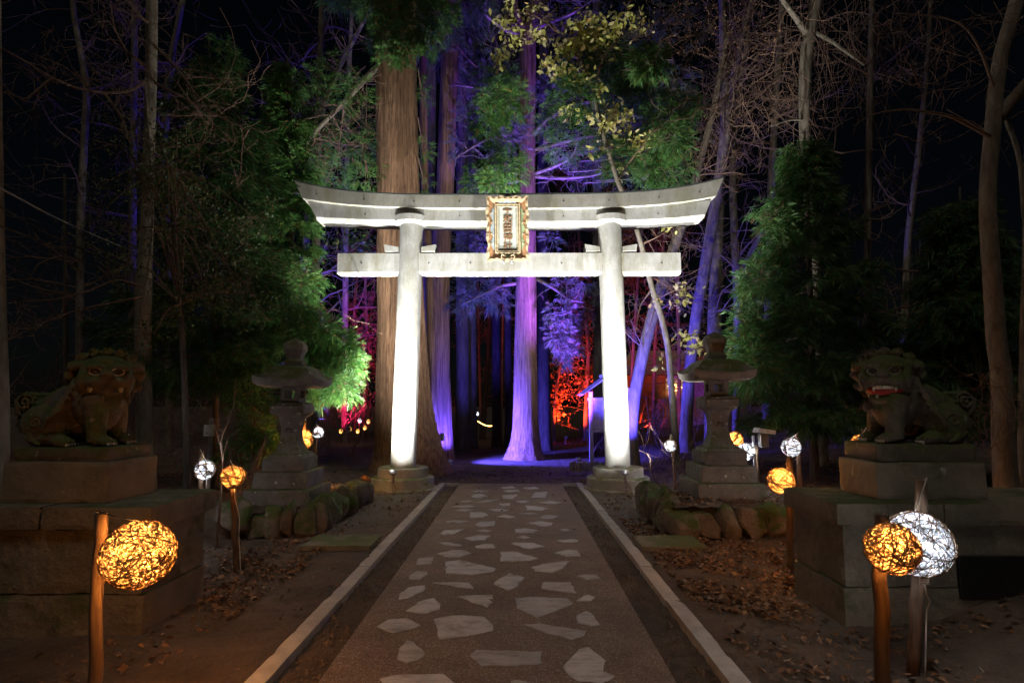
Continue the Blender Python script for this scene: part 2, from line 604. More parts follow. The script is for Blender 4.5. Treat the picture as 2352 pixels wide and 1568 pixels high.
STONES = [
    [(633, 1020), (700, 1005), (895, 1000), (930, 1030), (950, 1045), (1000, 1100), (700, 1110)],
    [(1170, 1030), (1195, 1025), (1235, 1033), (1300, 1075), (1200, 1080)],
    [(1385, 970), (1450, 900), (1490, 890), (1560, 945), (1550, 990), (1600, 1010), (1540, 1037), (1450, 1030), (1400, 995)],
    [(705, 940), (715, 895), (745, 862), (775, 870), (820, 920), (790, 945), (745, 955)],
    [(1000, 925), (1030, 902), (1300, 908), (1298, 955), (1280, 962), (1050, 967)],
    [(622, 805), (665, 780), (740, 770), (800, 800), (770, 815), (690, 832)],
    [(855, 775), (935, 760), (1060, 765), (1100, 805), (1098, 822), (990, 845), (880, 857)],
    [(1222, 797), (1280, 795), (1480, 825), (1470, 845), (1420, 860), (1320, 835)],
    [(1440, 760), (1480, 742), (1500, 750), (1537, 800), (1500, 803), (1445, 790)],
    [(740, 742), (790, 705), (855, 688), (882, 715), (880, 735), (825, 753)],
    [(1190, 690), (1245, 685), (1400, 690), (1427, 710), (1350, 745), (1275, 770), (1195, 730)],
    [(950, 683), (1010, 678), (1097, 676), (1096, 705), (1075, 727)],
    [(1440, 700), (1490, 676), (1517, 685), (1500, 700)],
    [(710, 695), (715, 670), (750, 645), (820, 637), (812, 660), (750, 690)],
    [(850, 626), (1000, 627), (1020, 650), (960, 645)],
    [(1100, 630), (1165, 587), (1227, 605), (1205, 625), (1200, 640), (1160, 657)],
    [(1302, 625), (1418, 625), (1443, 670), (1400, 665), (1297, 650)],
    [(752, 598), (780, 580), (828, 580), (830, 592), (800, 613), (755, 612)],
    [(1440, 600), (1475, 592), (1520, 594), (1545, 613), (1480, 613)],
    [(900, 540), (960, 533), (1110, 567), (1100, 580), (1010, 593), (905, 587)],
    [(1253, 562), (1330, 545), (1412, 537), (1385, 565), (1340, 586), (1270, 578)],
    [(785, 552), (792, 525), (855, 520), (845, 548)],
    [(1128, 500), (1180, 497), (1282, 525), (1250, 535), (1130, 538)],
    [(865, 507), (930, 492), (985, 494), (1008, 505), (960, 523), (900, 520)],
    [(1350, 505), (1405, 489), (1447, 493), (1457, 518), (1400, 518)],
    [(872, 462), (920, 462), (970, 470), (965, 476), (915, 474)],
    [(1025, 475), (1065, 466), (1100, 468), (1105, 484), (1028, 484)],
    [(1170, 462), (1265, 462), (1312, 477), (1250, 487), (1220, 482)],
    [(1355, 453), (1420, 446), (1450, 452), (1440, 460), (1390, 460)],
    [(980, 442), (1040, 430), (1088, 432), (1065, 450), (1010, 454)],
    [(1195, 440), (1225, 434), (1253, 440), (1225, 445)],
    [(877, 425), (900, 410), (978, 407), (940, 425), (900, 429)],
    [(1022, 414), (1060, 408), (1095, 413), (1070, 418)],
    [(1185, 405), (1230, 402), (1282, 411), (1265, 420), (1190, 422)],
    [(1367, 406), (1400, 405), (1417, 412), (1390, 416)],
    [(890, 378), (930, 370), (1003, 373), (960, 383)],
    [(1022, 388), (1045, 376), (1108, 374), (1105, 392), (1050, 396)],
    [(1240, 380), (1290, 374), (1345, 380), (1335, 393), (1300, 395)],
    [(1003, 337), (1060, 337), (1078, 347), (1060, 357), (1005, 360)],
    [(1112, 355), (1145, 347), (1195, 357), (1160, 361)],
    [(1282, 358), (1320, 347), (1368, 352), (1345, 364), (1300, 364)],
    [(1200, 342), (1260, 340), (1285, 345), (1240, 347)],
    [(935, 330), (975, 324), (1020, 328), (980, 334)],
    [(1075, 325), (1130, 323), (1168, 330), (1120, 334)],
    [(1228, 310), (1270, 310), (1330, 322), (1300, 329), (1240, 327)],
    [(930, 314), (985, 308), (1028, 312), (980, 318)],
    [(1122, 302), (1172, 299), (1165, 310), (1135, 315)],
    [(1030, 298), (1070, 288), (1118, 285), (1080, 295)],
    [(1282, 297), (1330, 290), (1383, 297), (1340, 303)],
    [(960, 292), (1000, 288), (1020, 292), (985, 295)],
    [(1190, 292), (1230, 288), (1252, 294), (1215, 298)],
    [(1005, 274), (1020, 263), (1055, 262), (1076, 270), (1040, 279)],
    [(1135, 266), (1200, 264), (1180, 282), (1140, 282)],
    [(1254, 277), (1270, 255), (1323, 252), (1313, 277)],
    [(1010, 252), (1040, 247), (1078, 249), (1040, 255)],
    [(1140, 248), (1200, 243), (1210, 251), (1150, 255)],
    [(1130, 234), (1180, 230), (1190, 238), (1140, 240)],
    [(1220, 236), (1270, 232), (1290, 240), (1240, 243)],
]
mb = MB()
for pl in STONES:
    g = np.array([G(517.4 + .56 * x, 987.8 + .56 * y) for x, y in pl])
    # broken, slightly ragged outline
    out = []
    n_ = len(g)
    for k in range(n_):
        a, b_ = g[k], g[(k + 1) % n_]
        L = np.linalg.norm(b_ - a)
        m_ = max(1, int(L / .06))
        for q_ in range(m_):
            p = a + (b_ - a) * q_ / m_
            if q_:
                p = p + np.array([random.gauss(0, .006), random.gauss(0, .006), 0])
            out.append(p)
    g = np.array(out)
    g[:, 2] = .0045
    if np.sum(g[:, 0] * np.roll(g[:, 1], -1) - np.roll(g[:, 0], -1) * g[:, 1]) < 0:
        g = g[::-1]
    c = g.mean(0)
    n_ = len(g)
    inner = c + (g - c) * .9
    inner[:, 2] = .009 + rng.normal(0, .002, n_)
    low = g.copy()
    low[:, 2] = -.02
    v = np.concatenate([low, g, inner, [[c[0], c[1], .010]]])
    q_ = [(r_ * n_ + k, r_ * n_ + (k + 1) % n_, (r_ + 1) * n_ + (k + 1) % n_, (r_ + 1) * n_ + k) for r_ in (0, 1) for k in range(n_)]
    t_ = [(2 * n_ + k, 2 * n_ + (k + 1) % n_, 3 * n_) for k in range(n_)]
    mb.add(v, q=q_, t=t_)
tag(obj('path_stones', mb, M['flag']), kind='structure')

for s_ in (-1, 1):
    mb = MB()
    y0 = -7.0
    k = 0
    while y0 < 11.9:
        y1 = min(y0 + .99 * (1 + k % 2), 11.95)
        jx = random.uniform(-.004, .004)
        rough_box(mb, (s_ * (1.335 + jx), y0 + .006, -.12), (s_ * (1.462 + jx), y1 - .006, .014 + random.uniform(-.004, .006)), .008, .003, .06, .025)
        y0 = y1
        k += 1
    mb.box((s_ * 1.05, 11.86, -.12), (s_ * 1.332, 11.94, .008), .006)
    tag(obj('kerb', mb, M['kerb']), kind='structure')

# ------------------------------------------------------------------ torii
YT = 11.2
tor = thing('torii_gate', 'pale concrete torii gate spanning the path, lit white from below', 'torii gate', (0, YT, 0))
ZP = 5.20                       # underside of the cap rings
for s_ in (-1, 1):
    xb, xt = s_ * 2.075, s_ * 2.005
    mb = MB()
    zz = np.concatenate([np.linspace(.40, 3.738, 14), np.linspace(3.98, ZP + .02, 7)])
    t = (zz - .4) / (ZP - .4)
    mb.tube(np.stack([xb + (xt - xb) * t, np.full(len(zz), YT), zz], -1), .243 - .008 * t, 64, False)
    tj = (3.74 - .4) / (ZP - .4)
    mb.lathe([(.2, 3.737), (.2425 - .008 * tj, 3.738), (.2425 - .008 * tj, 3.742), (.2, 3.743)], (xb + (xt - xb) * tj, YT, 0), 64)
    obj('pillar', mb, M['torii'], tor, True)
    mb = MB()
    mb.lathe([(.60, -.05), (.60, .215), (.585, .235), (.48, .240), (.48, .40), (.47, .415), (.455, .42), (0.01, .42)], (xb, YT, 0), 56)
    o = obj('base', mb, M['torii_base'], tor)
    mb = MB()
    mb.lathe([(.66, -.05), (.66, .03), (.645, .04), (.602, .04)], (xb, YT, 0), 56)
    obj('base_plinth', mb, M['torii_base'], tor)
    mb = MB()
    mb.lathe([(.24, ZP), (.33, ZP), (.375, ZP + .03), (.38, ZP + .15), (.37, ZP + .16), (.05, ZP + .16)], (xt, YT, 0), 56)
    obj('cap_ring', mb, M['torii'], tor, False)
    # wedges on both sides of the pillar, above the tie beam
    for q_ in (-1, 1):
        mb = MB()
        x0, x1 = xt + q_ * .225, xt + q_ * .50
        z0 = P(1000, 579, YT - .1)[2]
        ya, yb = YT - .155, YT + .155
        mb.prism([(x0, ya, z0), (x1, ya, z0), (x1 + q_ * .02, ya, z0 + .145), (x0, ya, z0 + .09)][::q_], (0, yb - ya, 0))
        obj('wedge', mb, M['torii'], tor)


def beam(us_top, us_bot, yf, yb, nseg=28, cham=.0):
    """a beam along x: outline points (x, z) of the top and bottom edges; extruded in y"""
    tp, bt = np.array(us_top), np.array(us_bot)
    n_ = len(tp)
    mb = MB()
    rows = []
    for (A, y, dz) in ((tp, yf, 0), (tp, yb, 0), (bt, yb, 0), (bt, yf + cham, 0), (bt, yf, cham)):
        rows.append(np.stack([A[:, 0], np.full(n_, y), A[:, 1] + dz], -1))
    k = len(rows) if cham > 0 else 4
    if cham <= 0:
        rows = rows[:4]
    v = np.concatenate(rows)
    q_ = []
    for r_ in range(k):
        r2 = (r_ + 1) % k
        for j in range(n_ - 1):
            q_.append((r_ * n_ + j, r_ * n_ + j + 1, r2 * n_ + j + 1, r2 * n_ + j))
    mb.add(v, q=q_, p=[[r_ * n_ for r_ in range(k)], [r_ * n_ + n_ - 1 for r_ in range(k)][::-1]])
    return mb


def curve_xz(pts, D, n=28):
    p = np.array([P(u, v, D)[[0, 2]] for u, v in pts])
    t = np.linspace(p[0, 0], p[-1, 0], n)
    # smooth symmetric-ish upswept edge
    c = np.polyfit(p[:, 0], p[:, 1], 4)
    return np.stack([t, np.polyval(c, t)], -1)


top_k = curve_xz([(677, 416), (740, 431), (800, 440), (870, 445), (1000, 448), (1176, 448), (1350, 446), (1480, 441), (1560, 431), (1610, 422), (1662, 409)], YT - .34)
bot_k = curve_xz([(694, 455), (740, 463), (800, 469), (870, 473), (1000, 477), (1176, 478), (1350, 476), (1480, 471), (1560, 464), (1610, 458), (1645, 449)], YT - .34)
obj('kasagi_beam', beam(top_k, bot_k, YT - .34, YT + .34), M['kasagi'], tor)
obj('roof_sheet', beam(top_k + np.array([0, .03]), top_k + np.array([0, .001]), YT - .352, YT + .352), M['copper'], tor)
top_s = curve_xz([(706, 462), (740, 467), (800, 472), (870, 476), (1000, 479), (1176, 480), (1350, 479), (1480, 475), (1560, 469), (1610, 463), (1634, 458)], YT - .235)
bot_s = curve_xz([(727, 505), (800, 509), (870, 511), (1000, 514), (1176, 515), (1350, 514), (1480, 511), (1560, 506), (1618, 499)], YT - .2)
obj('shimaki_beam', beam(top_s, bot_s, YT - .235, YT + .235, cham=.05), M['torii'], tor)
zt, zb = P(1176, 581, YT - .13)[2], P(1176, 628, YT - .13)[2]
xl, xr = P(775, 605, YT - .13)[0], P(1564, 605, YT - .13)[0]
xx = np.linspace(xl, xr, 6)
obj('nuki_beam', beam(np.stack([xx, np.full(6, zt)], -1), np.stack([xx, np.full(6, zb)], -1), YT - .13, YT + .13, cham=.035), M['torii'], tor)
mb = MB()
mb.box((-.14, YT - .10, zt + .001), (.14, YT + .10, P(1176, 515, YT)[2] + .04))
obj('centre_strut', mb, M['torii'], tor)
bolt = None


def add_bolt(p):
    global bolt
    if bolt is None:
        mb = MB()
        mb.ell(worldloc(tor), (.014, .008, .014), nu=10, nv=6)
        bolt = o = obj('bolt', mb, M['iron'], tor)
    else:
        o = bolt.copy()
        COL.objects.link(o)
    o.location = np.array(p) - worldloc(tor)


for u in (830, 985, 1080, 1290, 1395, 1520):
    add_bolt(P(u, 604, YT - .132))
for u in (745, 850, 960, 1060, 1290, 1390, 1500, 1590):
    x = P(u, 0, YT - .342)[0]
    add_bolt((x, YT - .342, np.interp(x, top_k[:, 0], (top_k[:, 1] + bot_k[:, 1]) / 2)))
    if abs(x) < 3.6:
        add_bolt((x, YT - .237, np.interp(x, top_s[:, 0], (top_s[:, 1] + bot_s[:, 1]) / 2)))

# ------------------------------------------------------------------ name plaque
pc = P(1166, 526, 10.74)
plq = thing('shrine_plaque', 'gilt framed shrine name plaque hanging between the two torii beams', 'plaque', pc)
tilt = R(11)


def pl(x, z, y=0.0):
    """plaque coordinates -> world; y>0 is towards the viewer"""
    ct, st = math.cos(tilt), math.sin(tilt)
    x = x + z * -.012
    return pc + np.array([x, -(y * ct + z * st), z * ct - y * st])


def plate(mb, poly, y0, y1):
    poly = np.array(poly, float)
    if np.sum(poly[:, 0] * np.roll(poly[:, 1], -1) - np.roll(poly[:, 0], -1) * poly[:, 1]) < 0:
        poly = poly[::-1]
    mb.prism([pl(x, z, y1) for x, z in poly], pl(0, 0, y0) - pl(0, 0, y1))


W2, H2 = .405, .615
mb = MB()
# scalloped gilded border, piece by piece, thick and wavy
for side in range(4):
    n_ = 26
    for k in range(n_):
        t0, t1 = k / n_, (k + 1) / n_

        def ed(t, off):
            wv = .014 * math.sin(t * math.pi * 6 + side) + .006 * math.sin(t * 31)
            L = H2 if side % 2 else W2
            a = -L + 2 * L * t
            b_ = (W2 if side % 2 else H2) + off + (wv if off > -.02 else wv * .5)
            if off < -.01:
                a *= (L - .05) / L
            return {0: (a, -b_), 1: (b_, a), 2: (-a, b_), 3: (-b_, -a)}[side]
        yy = .058 + .010 * math.sin(t0 * math.pi * 14)
        plate(mb, [ed(t0, 0), ed(t1, 0), ed(t1, -.052), ed(t0, -.052)], -.0, yy)
obj('gilded_border', mb, M['gold'], plq)
mb = MB()
o4 = [(-W2 + .045, -H2 + .045), (W2 - .045, -H2 + .045), (W2 - .045, H2 - .045), (-W2 + .045, H2 - .045)]
i4 = [(-.245, -.475), (.245, -.475), (.245, .475), (-.245, .475)]
for k in range(4):
    k2 = (k + 1) % 4
    mb.add([pl(*o4[k], .06), pl(*o4[k2], .06), pl(*i4[k2], .005), pl(*i4[k], .005)], q=[(0, 1, 2, 3)])
mb.add([pl(*p, -.02) for p in o4], q=[(3, 2, 1, 0)])
obj('inner_slope', mb, M['gold_dark'], plq)
# painted clouds on the slope
for (mt, mirror, nm) in (('pale_blue', -1, 'painted_cloud'), ('pale_green', 1, 'painted_cloud')):
    mb = MB()
    pts = []
    for t in np.linspace(-1, 1, 40):
        z = t * .46
        wv = .085 * (1 - abs(t) ** 6) * (.72 + .28 * math.cos(t * math.pi * 3.2))
        pts.append((z, wv))

    def slope(x, z):
        f = (abs(x) - .245) / (W2 - .045 - .245)
        return .008 + .055 * f
    for k in range(len(pts) - 1):
        (z0, w0), (z1, w1) = pts[k], pts[k + 1]
        c4 = [(mirror * .25, z0), (mirror * (.25 + w0), z0), (mirror * (.25 + w1), z1), (mirror * .25, z1)]
        if mirror < 0:
            c4 = c4[::-1]
        mb.add([pl(x, z, slope(x, z) + .004) for x, z in c4], q=[(0, 1, 2, 3)])
    obj(nm, mb, M[mt], plq)
for (mt, sgn) in (('pale_blue', 1), ('pale_green', -1)):
    mb = MB()
    for k in range(24):
        t0, t1 = -1 + k / 12, -1 + (k + 1) / 12

        def hh(t):
            return .07 * (1 - abs(t) ** 4) * (.7 + .3 * math.cos(t * 7))
        c4 = []
        for (t, f) in ((t0, 0), (t1, 0), (t1, 1), (t0, 1)):
            z = .48 + hh(t) * f
            c4.append((t * .19, sgn * z, .012 + .055 * (z - .475) / (H2 - .045 - .475)))
        if sgn < 0:
            c4 = c4[::-1]
        mb.add([pl(*c) for c in c4], q=[(0, 1, 2, 3)])
    obj('painted_cloud', mb, M[mt], plq)
for mx in (-1, 1):                                        # scroll lines on the slope
    for z0 in (-.30, -.12, .10, .28):
        mb = MB()
        th = np.linspace(0, 4.2, 14)
        rr = .03 * (1 - th / 6)
        pts = [pl(mx * (.30 + r_ * math.cos(a)), z0 + r_ * math.sin(a) * 1.1, .05) for a, r_ in zip(th, rr)]
        mb.tube(pts, .006, 5)
        obj('scroll', mb, M['gold'], plq)
    mb = MB()
    th = np.linspace(0, 4.4, 16)
    pts = [pl(mx * (.03 + .07 - .05 * math.cos(a) * (1 - a / 7)), -.535 + .035 * math.sin(a), .062) for a in th]
    mb.tube(pts, .009, 6)
    obj('scroll', mb, M['gold'], plq)
mb = MB()                                                 # two inner mouldings
for (a, b_, yy) in (((.245, .475), (.222, .452), .035), ((.208, .438), (.192, .422), .028)):
    for (q0, q1) in (((-a[0], -a[1]), (a[0], -b_[1])), ((-a[0], b_[1]), (a[0], a[1])), ((-a[0], -b_[1]), (-b_[0], b_[1])), ((b_[0], -b_[1]), (a[0], b_[1]))):
        plate(mb, [(q0[0], q0[1]), (q1[0], q0[1]), (q1[0], q1[1]), (q0[0], q1[1])], -.02, yy)
obj('inner_moulding', mb, M['gold'], plq)
mb = MB()
plate(mb, [(-.243, -.473), (.243, -.473), (.243, .473), (-.243, .473)], -.03, -.004)
obj('board', mb, M['board_paint'], plq)
for x in (-.095, .075):
    mb = MB()
    mb.box(pl(x - .016, -.66, -.02), pl(x + .016, -.60, .075), .004)
    mb.box(pl(x - .03, -.672, .0), pl(x + .03, -.655, .06), .004)
    mb.ell(pl(x, -.6, .09), (.018, .014, .022), nu=10, nv=8)
    obj('support_bracket', mb, M['steel'], plq)
for x in (-.2, .2):
    mb = MB()
    mb.box(pl(x - .02, .5, -.30), pl(x + .02, .53, -.02))
    obj('hanger_bar', mb, M['iron'], plq)


def lettering(txt, size, mat, parent, place, name, depth=.012, spacing=1.0):
    """upright column of characters, turned into a mesh and laid on a surface by place(x, z, y)"""
    for k, ch in enumerate(txt):
        cu = bpy.data.curves.new('t', 'FONT')
        cu.body = ch
        cu.size = size
        cu.align_x = 'CENTER'
        cu.extrude = depth / 2
        cu.resolution_u = 3
        cu.offset = size * .01
        to = bpy.data.objects.new('t', cu)
        COL.objects.link(to)
        dg = bpy.context.evaluated_depsgraph_get()
        me = bpy.data.meshes.new_from_object(to.evaluated_get(dg))
        bpy.data.objects.remove(to)
        n_ = len(me.vertices)
        co = np.zeros(n_ * 3, np.float32)
        me.vertices.foreach_get('co', co)
        co = co.reshape(-1, 3)
        if n_ == 0:
            continue
        cz = (len(txt) - 1) / 2 - k
        cy = (co[:, 1].min() + co[:, 1].max()) / 2
        cx = (co[:, 0].min() + co[:, 0].max()) / 2
        wl = worldloc(parent)
        out = np.array([place(x - cx, (y - cy) + cz * size * spacing, z) for x, y, z in co]) - wl
        me.vertices.foreach_set('co', out.astype(np.float32).ravel())
        me.materials.clear()
        me.materials.append(mat)
        me.update()
        o = bpy.data.objects.new(name, me)
        COL.objects.link(o)
        o.parent = parent


lettering('十和田神社', .172, M['carve'], plq, lambda x, z, y: pl(x * 1.12, z + .01, y + .004), 'lettering', .016, .99)

# ------------------------------------------------------------------ lion platforms
def platform(s_, y0, y1, label):
    t = thing('stone_platform', label, 'stone platform', (s_ * 4.0, (y0 + y1) / 2, 0))
    xe = 2.50
    far = 6.6
    # lower and upper courses of big blocks
    for ci, (za, zb_) in enumerate(((-.15, .275), (.278, .72))):
        mb = MB()
        x = xe + (.02 if ci else 0)
        cuts = [x, x + (2.3 if ci else 1.5), far]
        for a, b_ in zip(cuts[:-1], cuts[1:]):
            off = random.uniform(-.006, .006)
            rough_box(mb, (s_ * (a + .004), y0 + off, za), (s_ * (b_ - .004), y1, zb_), .012, .012)
        obj('block_course', mb, M['plat_stone'], t)
    mb = MB()
    cuts = [xe - .045, xe + .75, xe + 1.9, far]
    for a, b_ in zip(cuts[:-1], cuts[1:]):
        rough_box(mb, (s_ * (a + .003), y0 - .05, .722), (s_ * (b_ - .003), y1 + .05, .885), .016, .006)
    obj('cap_slab', mb, M['plat_stone'], t)
    return t


pL = platform(-1, 4.15, 4.95, 'weathered stone block platform under the closed mouthed lion statue')
pR = platform(1, 4.35, 5.10, 'weathered stone block platform under the open mouthed lion statue')
mb = MB()
rough_box(mb, (-3.68, 4.25, .882), (-2.89, 4.82, 1.185), .012, .005, .035)
obj('pedestal_block', mb, M['ped_stone'], pL)
mb = MB()
rough_box(mb, (2.86, 4.45, .882), (3.70, 4.96, 1.165), .012, .005, .035)
obj('pedestal_block', mb, M['ped_stone'], pR)
mb = MB()
mb.box((3.34, 4.325, .20), (3.87, 4.36, .505), .004)
obj('inscribed_panel', mb, M['iron'], pR)

# ------------------------------------------------------------------ lion statues
def rz(a):
    c, s = math.cos(a), math.sin(a)
    return np.array([[c, -s, 0], [s, c, 0], [0, 0, 1.0]])


def ry(a):
    c, s = math.cos(a), math.sin(a)
    return np.array([[c, 0, s], [0, 1, 0], [-s, 0, c]])


def spiral(mb, c, ax1, ax2, r, turns, rad, lift=0):
    """a carved curl: a spiral ridge in the plane of ax1, ax2"""
    th = np.linspace(0, turns * 2 * math.pi, int(turns * 14))
    rr = r * (1 - th / th[-1] * .85)
    nrm = np.cross(ax1, ax2)
    pts = np.array(c) + rr[:, None] * (np.cos(th)[:, None] * np.array(ax1) + np.sin(th)[:, None] * np.array(ax2)) + nrm * (lift * th / th[-1])[:, None]
    mb.tube(pts, np.linspace(rad * .8, rad, len(th)), 6)


def lion(label, org, s_, yaw, open_mouth, plinth):
    t = thing('lion_statue', label, 'lion statue', org)
    org = np.array(org, float)
    mir = np.array([s_, 1, 1])

    def fix(mb):
        mb.v = [v * .93 * mir + org for v in mb.v]
        if s_ < 0:
            mb.q = [q[:, ::-1] for q in mb.q]
            mb.t = [q[:, ::-1] for q in mb.t]
            mb.p = [p[::-1] for p in mb.p]
        return mb
    b = MB()
    b.ell((.16, 0, .36), (.19, .18, .25), ry(R(-14)))
    b.ell((-.06, 0, .33), (.27, .17, .18), ry(R(-22)))
    b.ell((-.25, 0, .20), (.17, .19, .20))
    b.ell((.18, 0, .50), (.19, .19, .18))
    for y in (-1, 1):
        b.ell((-.17, y * .15, .17), (.18, .085, .17), ry(R(25)))
        b.ell((-.08, y * .17, .07), (.13, .065, .06))
        b.ell((.02, y * .19, .045), (.085, .06, .045))
        for k in range(4):
            b.ell((.075, y * .19 + (k - 1.5) * .028, .032), (.035, .015, .032), nu=10, nv=8)
        dy = .115 * y
        b.tube([(.20, dy, .40), (.25, dy * 1.05, .25), (.26, dy * 1.05, .14), (.27, dy * 1.05, .04)], [.10, .085, .072, .07], 16)
        b.ell((.31, dy * 1.05, .045), (.085, .068, .048))
        for k in range(4):
            b.ell((.365, dy * 1.05 + (k - 1.5) * .033, .032), (.036, .017, .034), nu=10, nv=8)
        # curls on haunch and shoulder
        spiral(b, (-.16, y * .235, .20), (1, 0, 0), (0, 0, 1), .06, 1.6, .012)
        spiral(b, (-.33, y * .155, .36), (1, 0, 0), (0, 0, 1), .075, 1.8, .014)
        spiral(b, (-.34, y * .14, .16), (-1, 0, 0), (0, 0, 1), .06, 1.6, .013)
        # long mane locks running back over the shoulder, hair on the flank
        for k in range(7):
            z0, x0 = .60 - .05 * k, .10 - .012 * k
            yy = y * (.10 + .02 * k)
            pts = [(x0, yy, z0), (x0 - .06, yy * 1.18, z0 - .06), (x0 - .10, yy * 1.15, z0 - .13), (x0 - .17, yy * 1.0, z0 - .165)]
            b.tube(pts, [.024, .023, .018, .008], 7)
        for k in range(5):
            pts = [(-.30 + .02 * k, y * .19, .10 + .02 * k), (-.20, y * .22, .05 + .012 * k), (-.10 - .03 * k, y * .235, .012 + .01 * k)]
            b.tube(pts, [.016, .014, .006], 6)
    # tail: a raised plume with curls
    b.ell((-.36, 0, .30), (.085, .13, .13))
    b.ell((-.40, 0, .20), (.06, .12, .12))
    for k in range(5):
        y = (k - 2) * .05
        b.tube([(-.31, y, .22), (-.40, y * 1.2, .28), (-.42, y * 1.2, .37), (-.36, y, .43), (-.29, y * .8, .42)], [.03, .034, .032, .026, .012], 8)
    # spine ridge
    b.tube([(.08, 0, .62), (-.05, 0, .50), (-.18, 0, .42), (-.30, 0, .38)], [.04, .035, .03, .02], 8)
    # head, turned on the neck
    hc = np.array([.22, 0, .575])
    Rh = rz(yaw) @ ry(R(6))

    def H(p):
        return hc + Rh @ np.array(p, float)

    def he(c, r, rot=None, **k):
        b.ell(H(c), r, Rh if rot is None else Rh @ rot, **k)
    he((0, 0, .03), (.165, .20, .155))
    he((.03, 0, .12), (.10, .14, .06))
    he((.12, 0, -.02), (.08, .15, .065))                # muzzle / upper lip
    for y in (-1, 1):
        he((.155, y * .07, -.035), (.05, .075, .05))    # lip pads
        he((.12, y * .085, .095), (.05, .065, .026))    # brow
        he((.10, y * .155, -.03), (.06, .05, .09))      # cheek
        he((-.01, y * .20, .09), (.05, .085, .035), rz(R(20 * y)) @ np.array([[1, 0, 0], [0, .94, .34 * y], [0, -.34 * y, .94]]))   # ear
        he((.185, y * .028, .035), (.025, .026, .022))  # nostril
    he((.17, 0, .045), (.035, .045, .04))               # nose
    jz = -.185 if open_mouth else -.10
    he((.07, 0, jz), (.12, .14, .055))                  # jaw
    he((.02, 0, -.14), (.12, .16, .10))
    for k in range(-6, 7):                              # ring of curls round the face
        a = R(90) + k * R(23)
        c = (-.03 - .008 * abs(k), .215 * math.cos(a) * 1.06, .02 + .185 * math.sin(a) - (.02 if abs(k) > 4 else 0))
        he(c, (.055, .052, .052), nu=12, nv=8)
        e1, e2 = Rh @ np.array([.35, -.94 * math.sin(a), .94 * math.cos(a)]), Rh @ np.array([0.0, math.cos(a), math.sin(a)])
        spiral(b, H((c[0] + .035, c[1] * 1.10, c[2] * 1.1)), e1, e2, .04, 1.3, .010)
    for k in range(-3, 4):                              # beard locks
        y = k * .05
        b.tube([H((.10, y, jz - .03)), H((.11, y * 1.1, jz - .085)), H((.085, y * 1.15, jz - .12))], [.024, .022, .007], 7)
    body = remeshed(fix(b), 'body', .0062, 1, M['lion_stone'], t)
    mb = MB()
    rough_box(mb, np.array(plinth[0]), np.array(plinth[1]), .012, .004, .03)
    obj('plinth', mb, M['lion_stone'], t)
    for y in (-1, 1):                                   # painted eyes: white rim, dark ball
        c = H((.146, y * .078, .058))
        ex, ey, ez = Rh @ np.array([1.0, 0, 0]), Rh @ np.array([0, 1.0, 0]), Rh @ np.array([0, 0, 1.0])
        mb = MB()
        th = np.linspace(0, 2 * math.pi, 21)
        mb.tube([c + ex * (.012 - .016 * abs(math.cos(a)) * (y * math.cos(a) > 0)) + ey * .044 * math.cos(a) + ez * .030 * math.sin(a) for a in th], .0045, 6, False)
        obj('eye_rim', fix(mb), M['tooth'], t, True)
        mb = MB()
        mb.ell(c - ex * .008, (.026, .036, .025), Rh, nu=14, nv=10)
        obj('eye', fix(mb), M['eye'], t, True)
    if open_mouth:
        mb = MB()
        mb.ell(H((.088, 0, -.112)), (.098, .148, .060), Rh)
        obj('mouth', fix(mb), M['red'], t, True)
        mb = MB()
        for k in range(-4, 5):
            a = k * .19
            mb.ell(H((.085 + .112 * math.cos(a), .115 * math.sin(a), -.083 - .006 * (abs(k) == 4))), (.012, .0135, .017 + .012 * (abs(k) == 4)), Rh, nu=10, nv=8)
        for y in (-1, 1):
            mb.ell(H((.168, y * .06, -.158)), (.014, .014, .022), Rh, nu=10, nv=8)
        obj('teeth', fix(mb), M['tooth'], t, True)
    else:
        for y in (-1, 1):
            mb = MB()
            mb.ell(H((.165, y * .105, -.085)), (.018, .018, .03), Rh, nu=10, nv=8)
            obj('fang', fix(mb), M['tooth'], t, True)
    for y in (-1, 1):                                   # pale claws, one mesh to a paw
        mb = MB()
        for k in range(4):
            mb.ell((.397, .12 * y + (k - 1.5) * .033, .016), (.012, .010, .017), nu=8, nv=6)
        obj('claws', fix(mb), M['tooth'], t, True)
        mb = MB()
        for k in range(4):
            mb.ell((.106, y * .19 + (k - 1.5) * .028, .014), (.011, .009, .015), nu=8, nv=6)
        obj('claws', fix(mb), M['tooth'], t, True)
    return t


lion('seated stone guardian lion with closed mouth and two small fangs', (-3.37, 4.53, 1.285), 1, R(-54), False,
     ((-3.66, 4.28, 1.186), (-2.93, 4.79, 1.285)))
lion('seated mossy stone guardian lion with open red mouth and white teeth', (3.36, 4.70, 1.30), -1, R(-50), True,
     ((2.90, 4.48, 1.166), (3.67, 4.93, 1.30)))

# ------------------------------------------------------------------ stone lanterns on rock beds
def sqloft(mb, c, rows, chamfer=.0):
    """square sections (half width, z) stacked, with small chamfered corners"""
    rings = []
    for h, z in rows:
        k = h * chamfer
        rings.append([(c[0] + x, c[1] + y, z) for x, y in
                      ((h, -h + k), (h, h - k), (h - k, h), (-h + k, h), (-h, h - k), (-h, -h + k), (-h + k, -h), (h - k, -h))])
    v = np.array(rings).reshape(-1, 3)
    n_ = 8
    m = len(rows)
    q_ = [(r_ * n_ + j, r_ * n_ + (j + 1) % n_, (r_ + 1) * n_ + (j + 1) % n_, (r_ + 1) * n_ + j) for r_ in range(m - 1) for j in range(n_)]
    mb.add(v, q=q_, p=[list(range(n_))[::-1], list(range((m - 1) * n_, m * n_))])


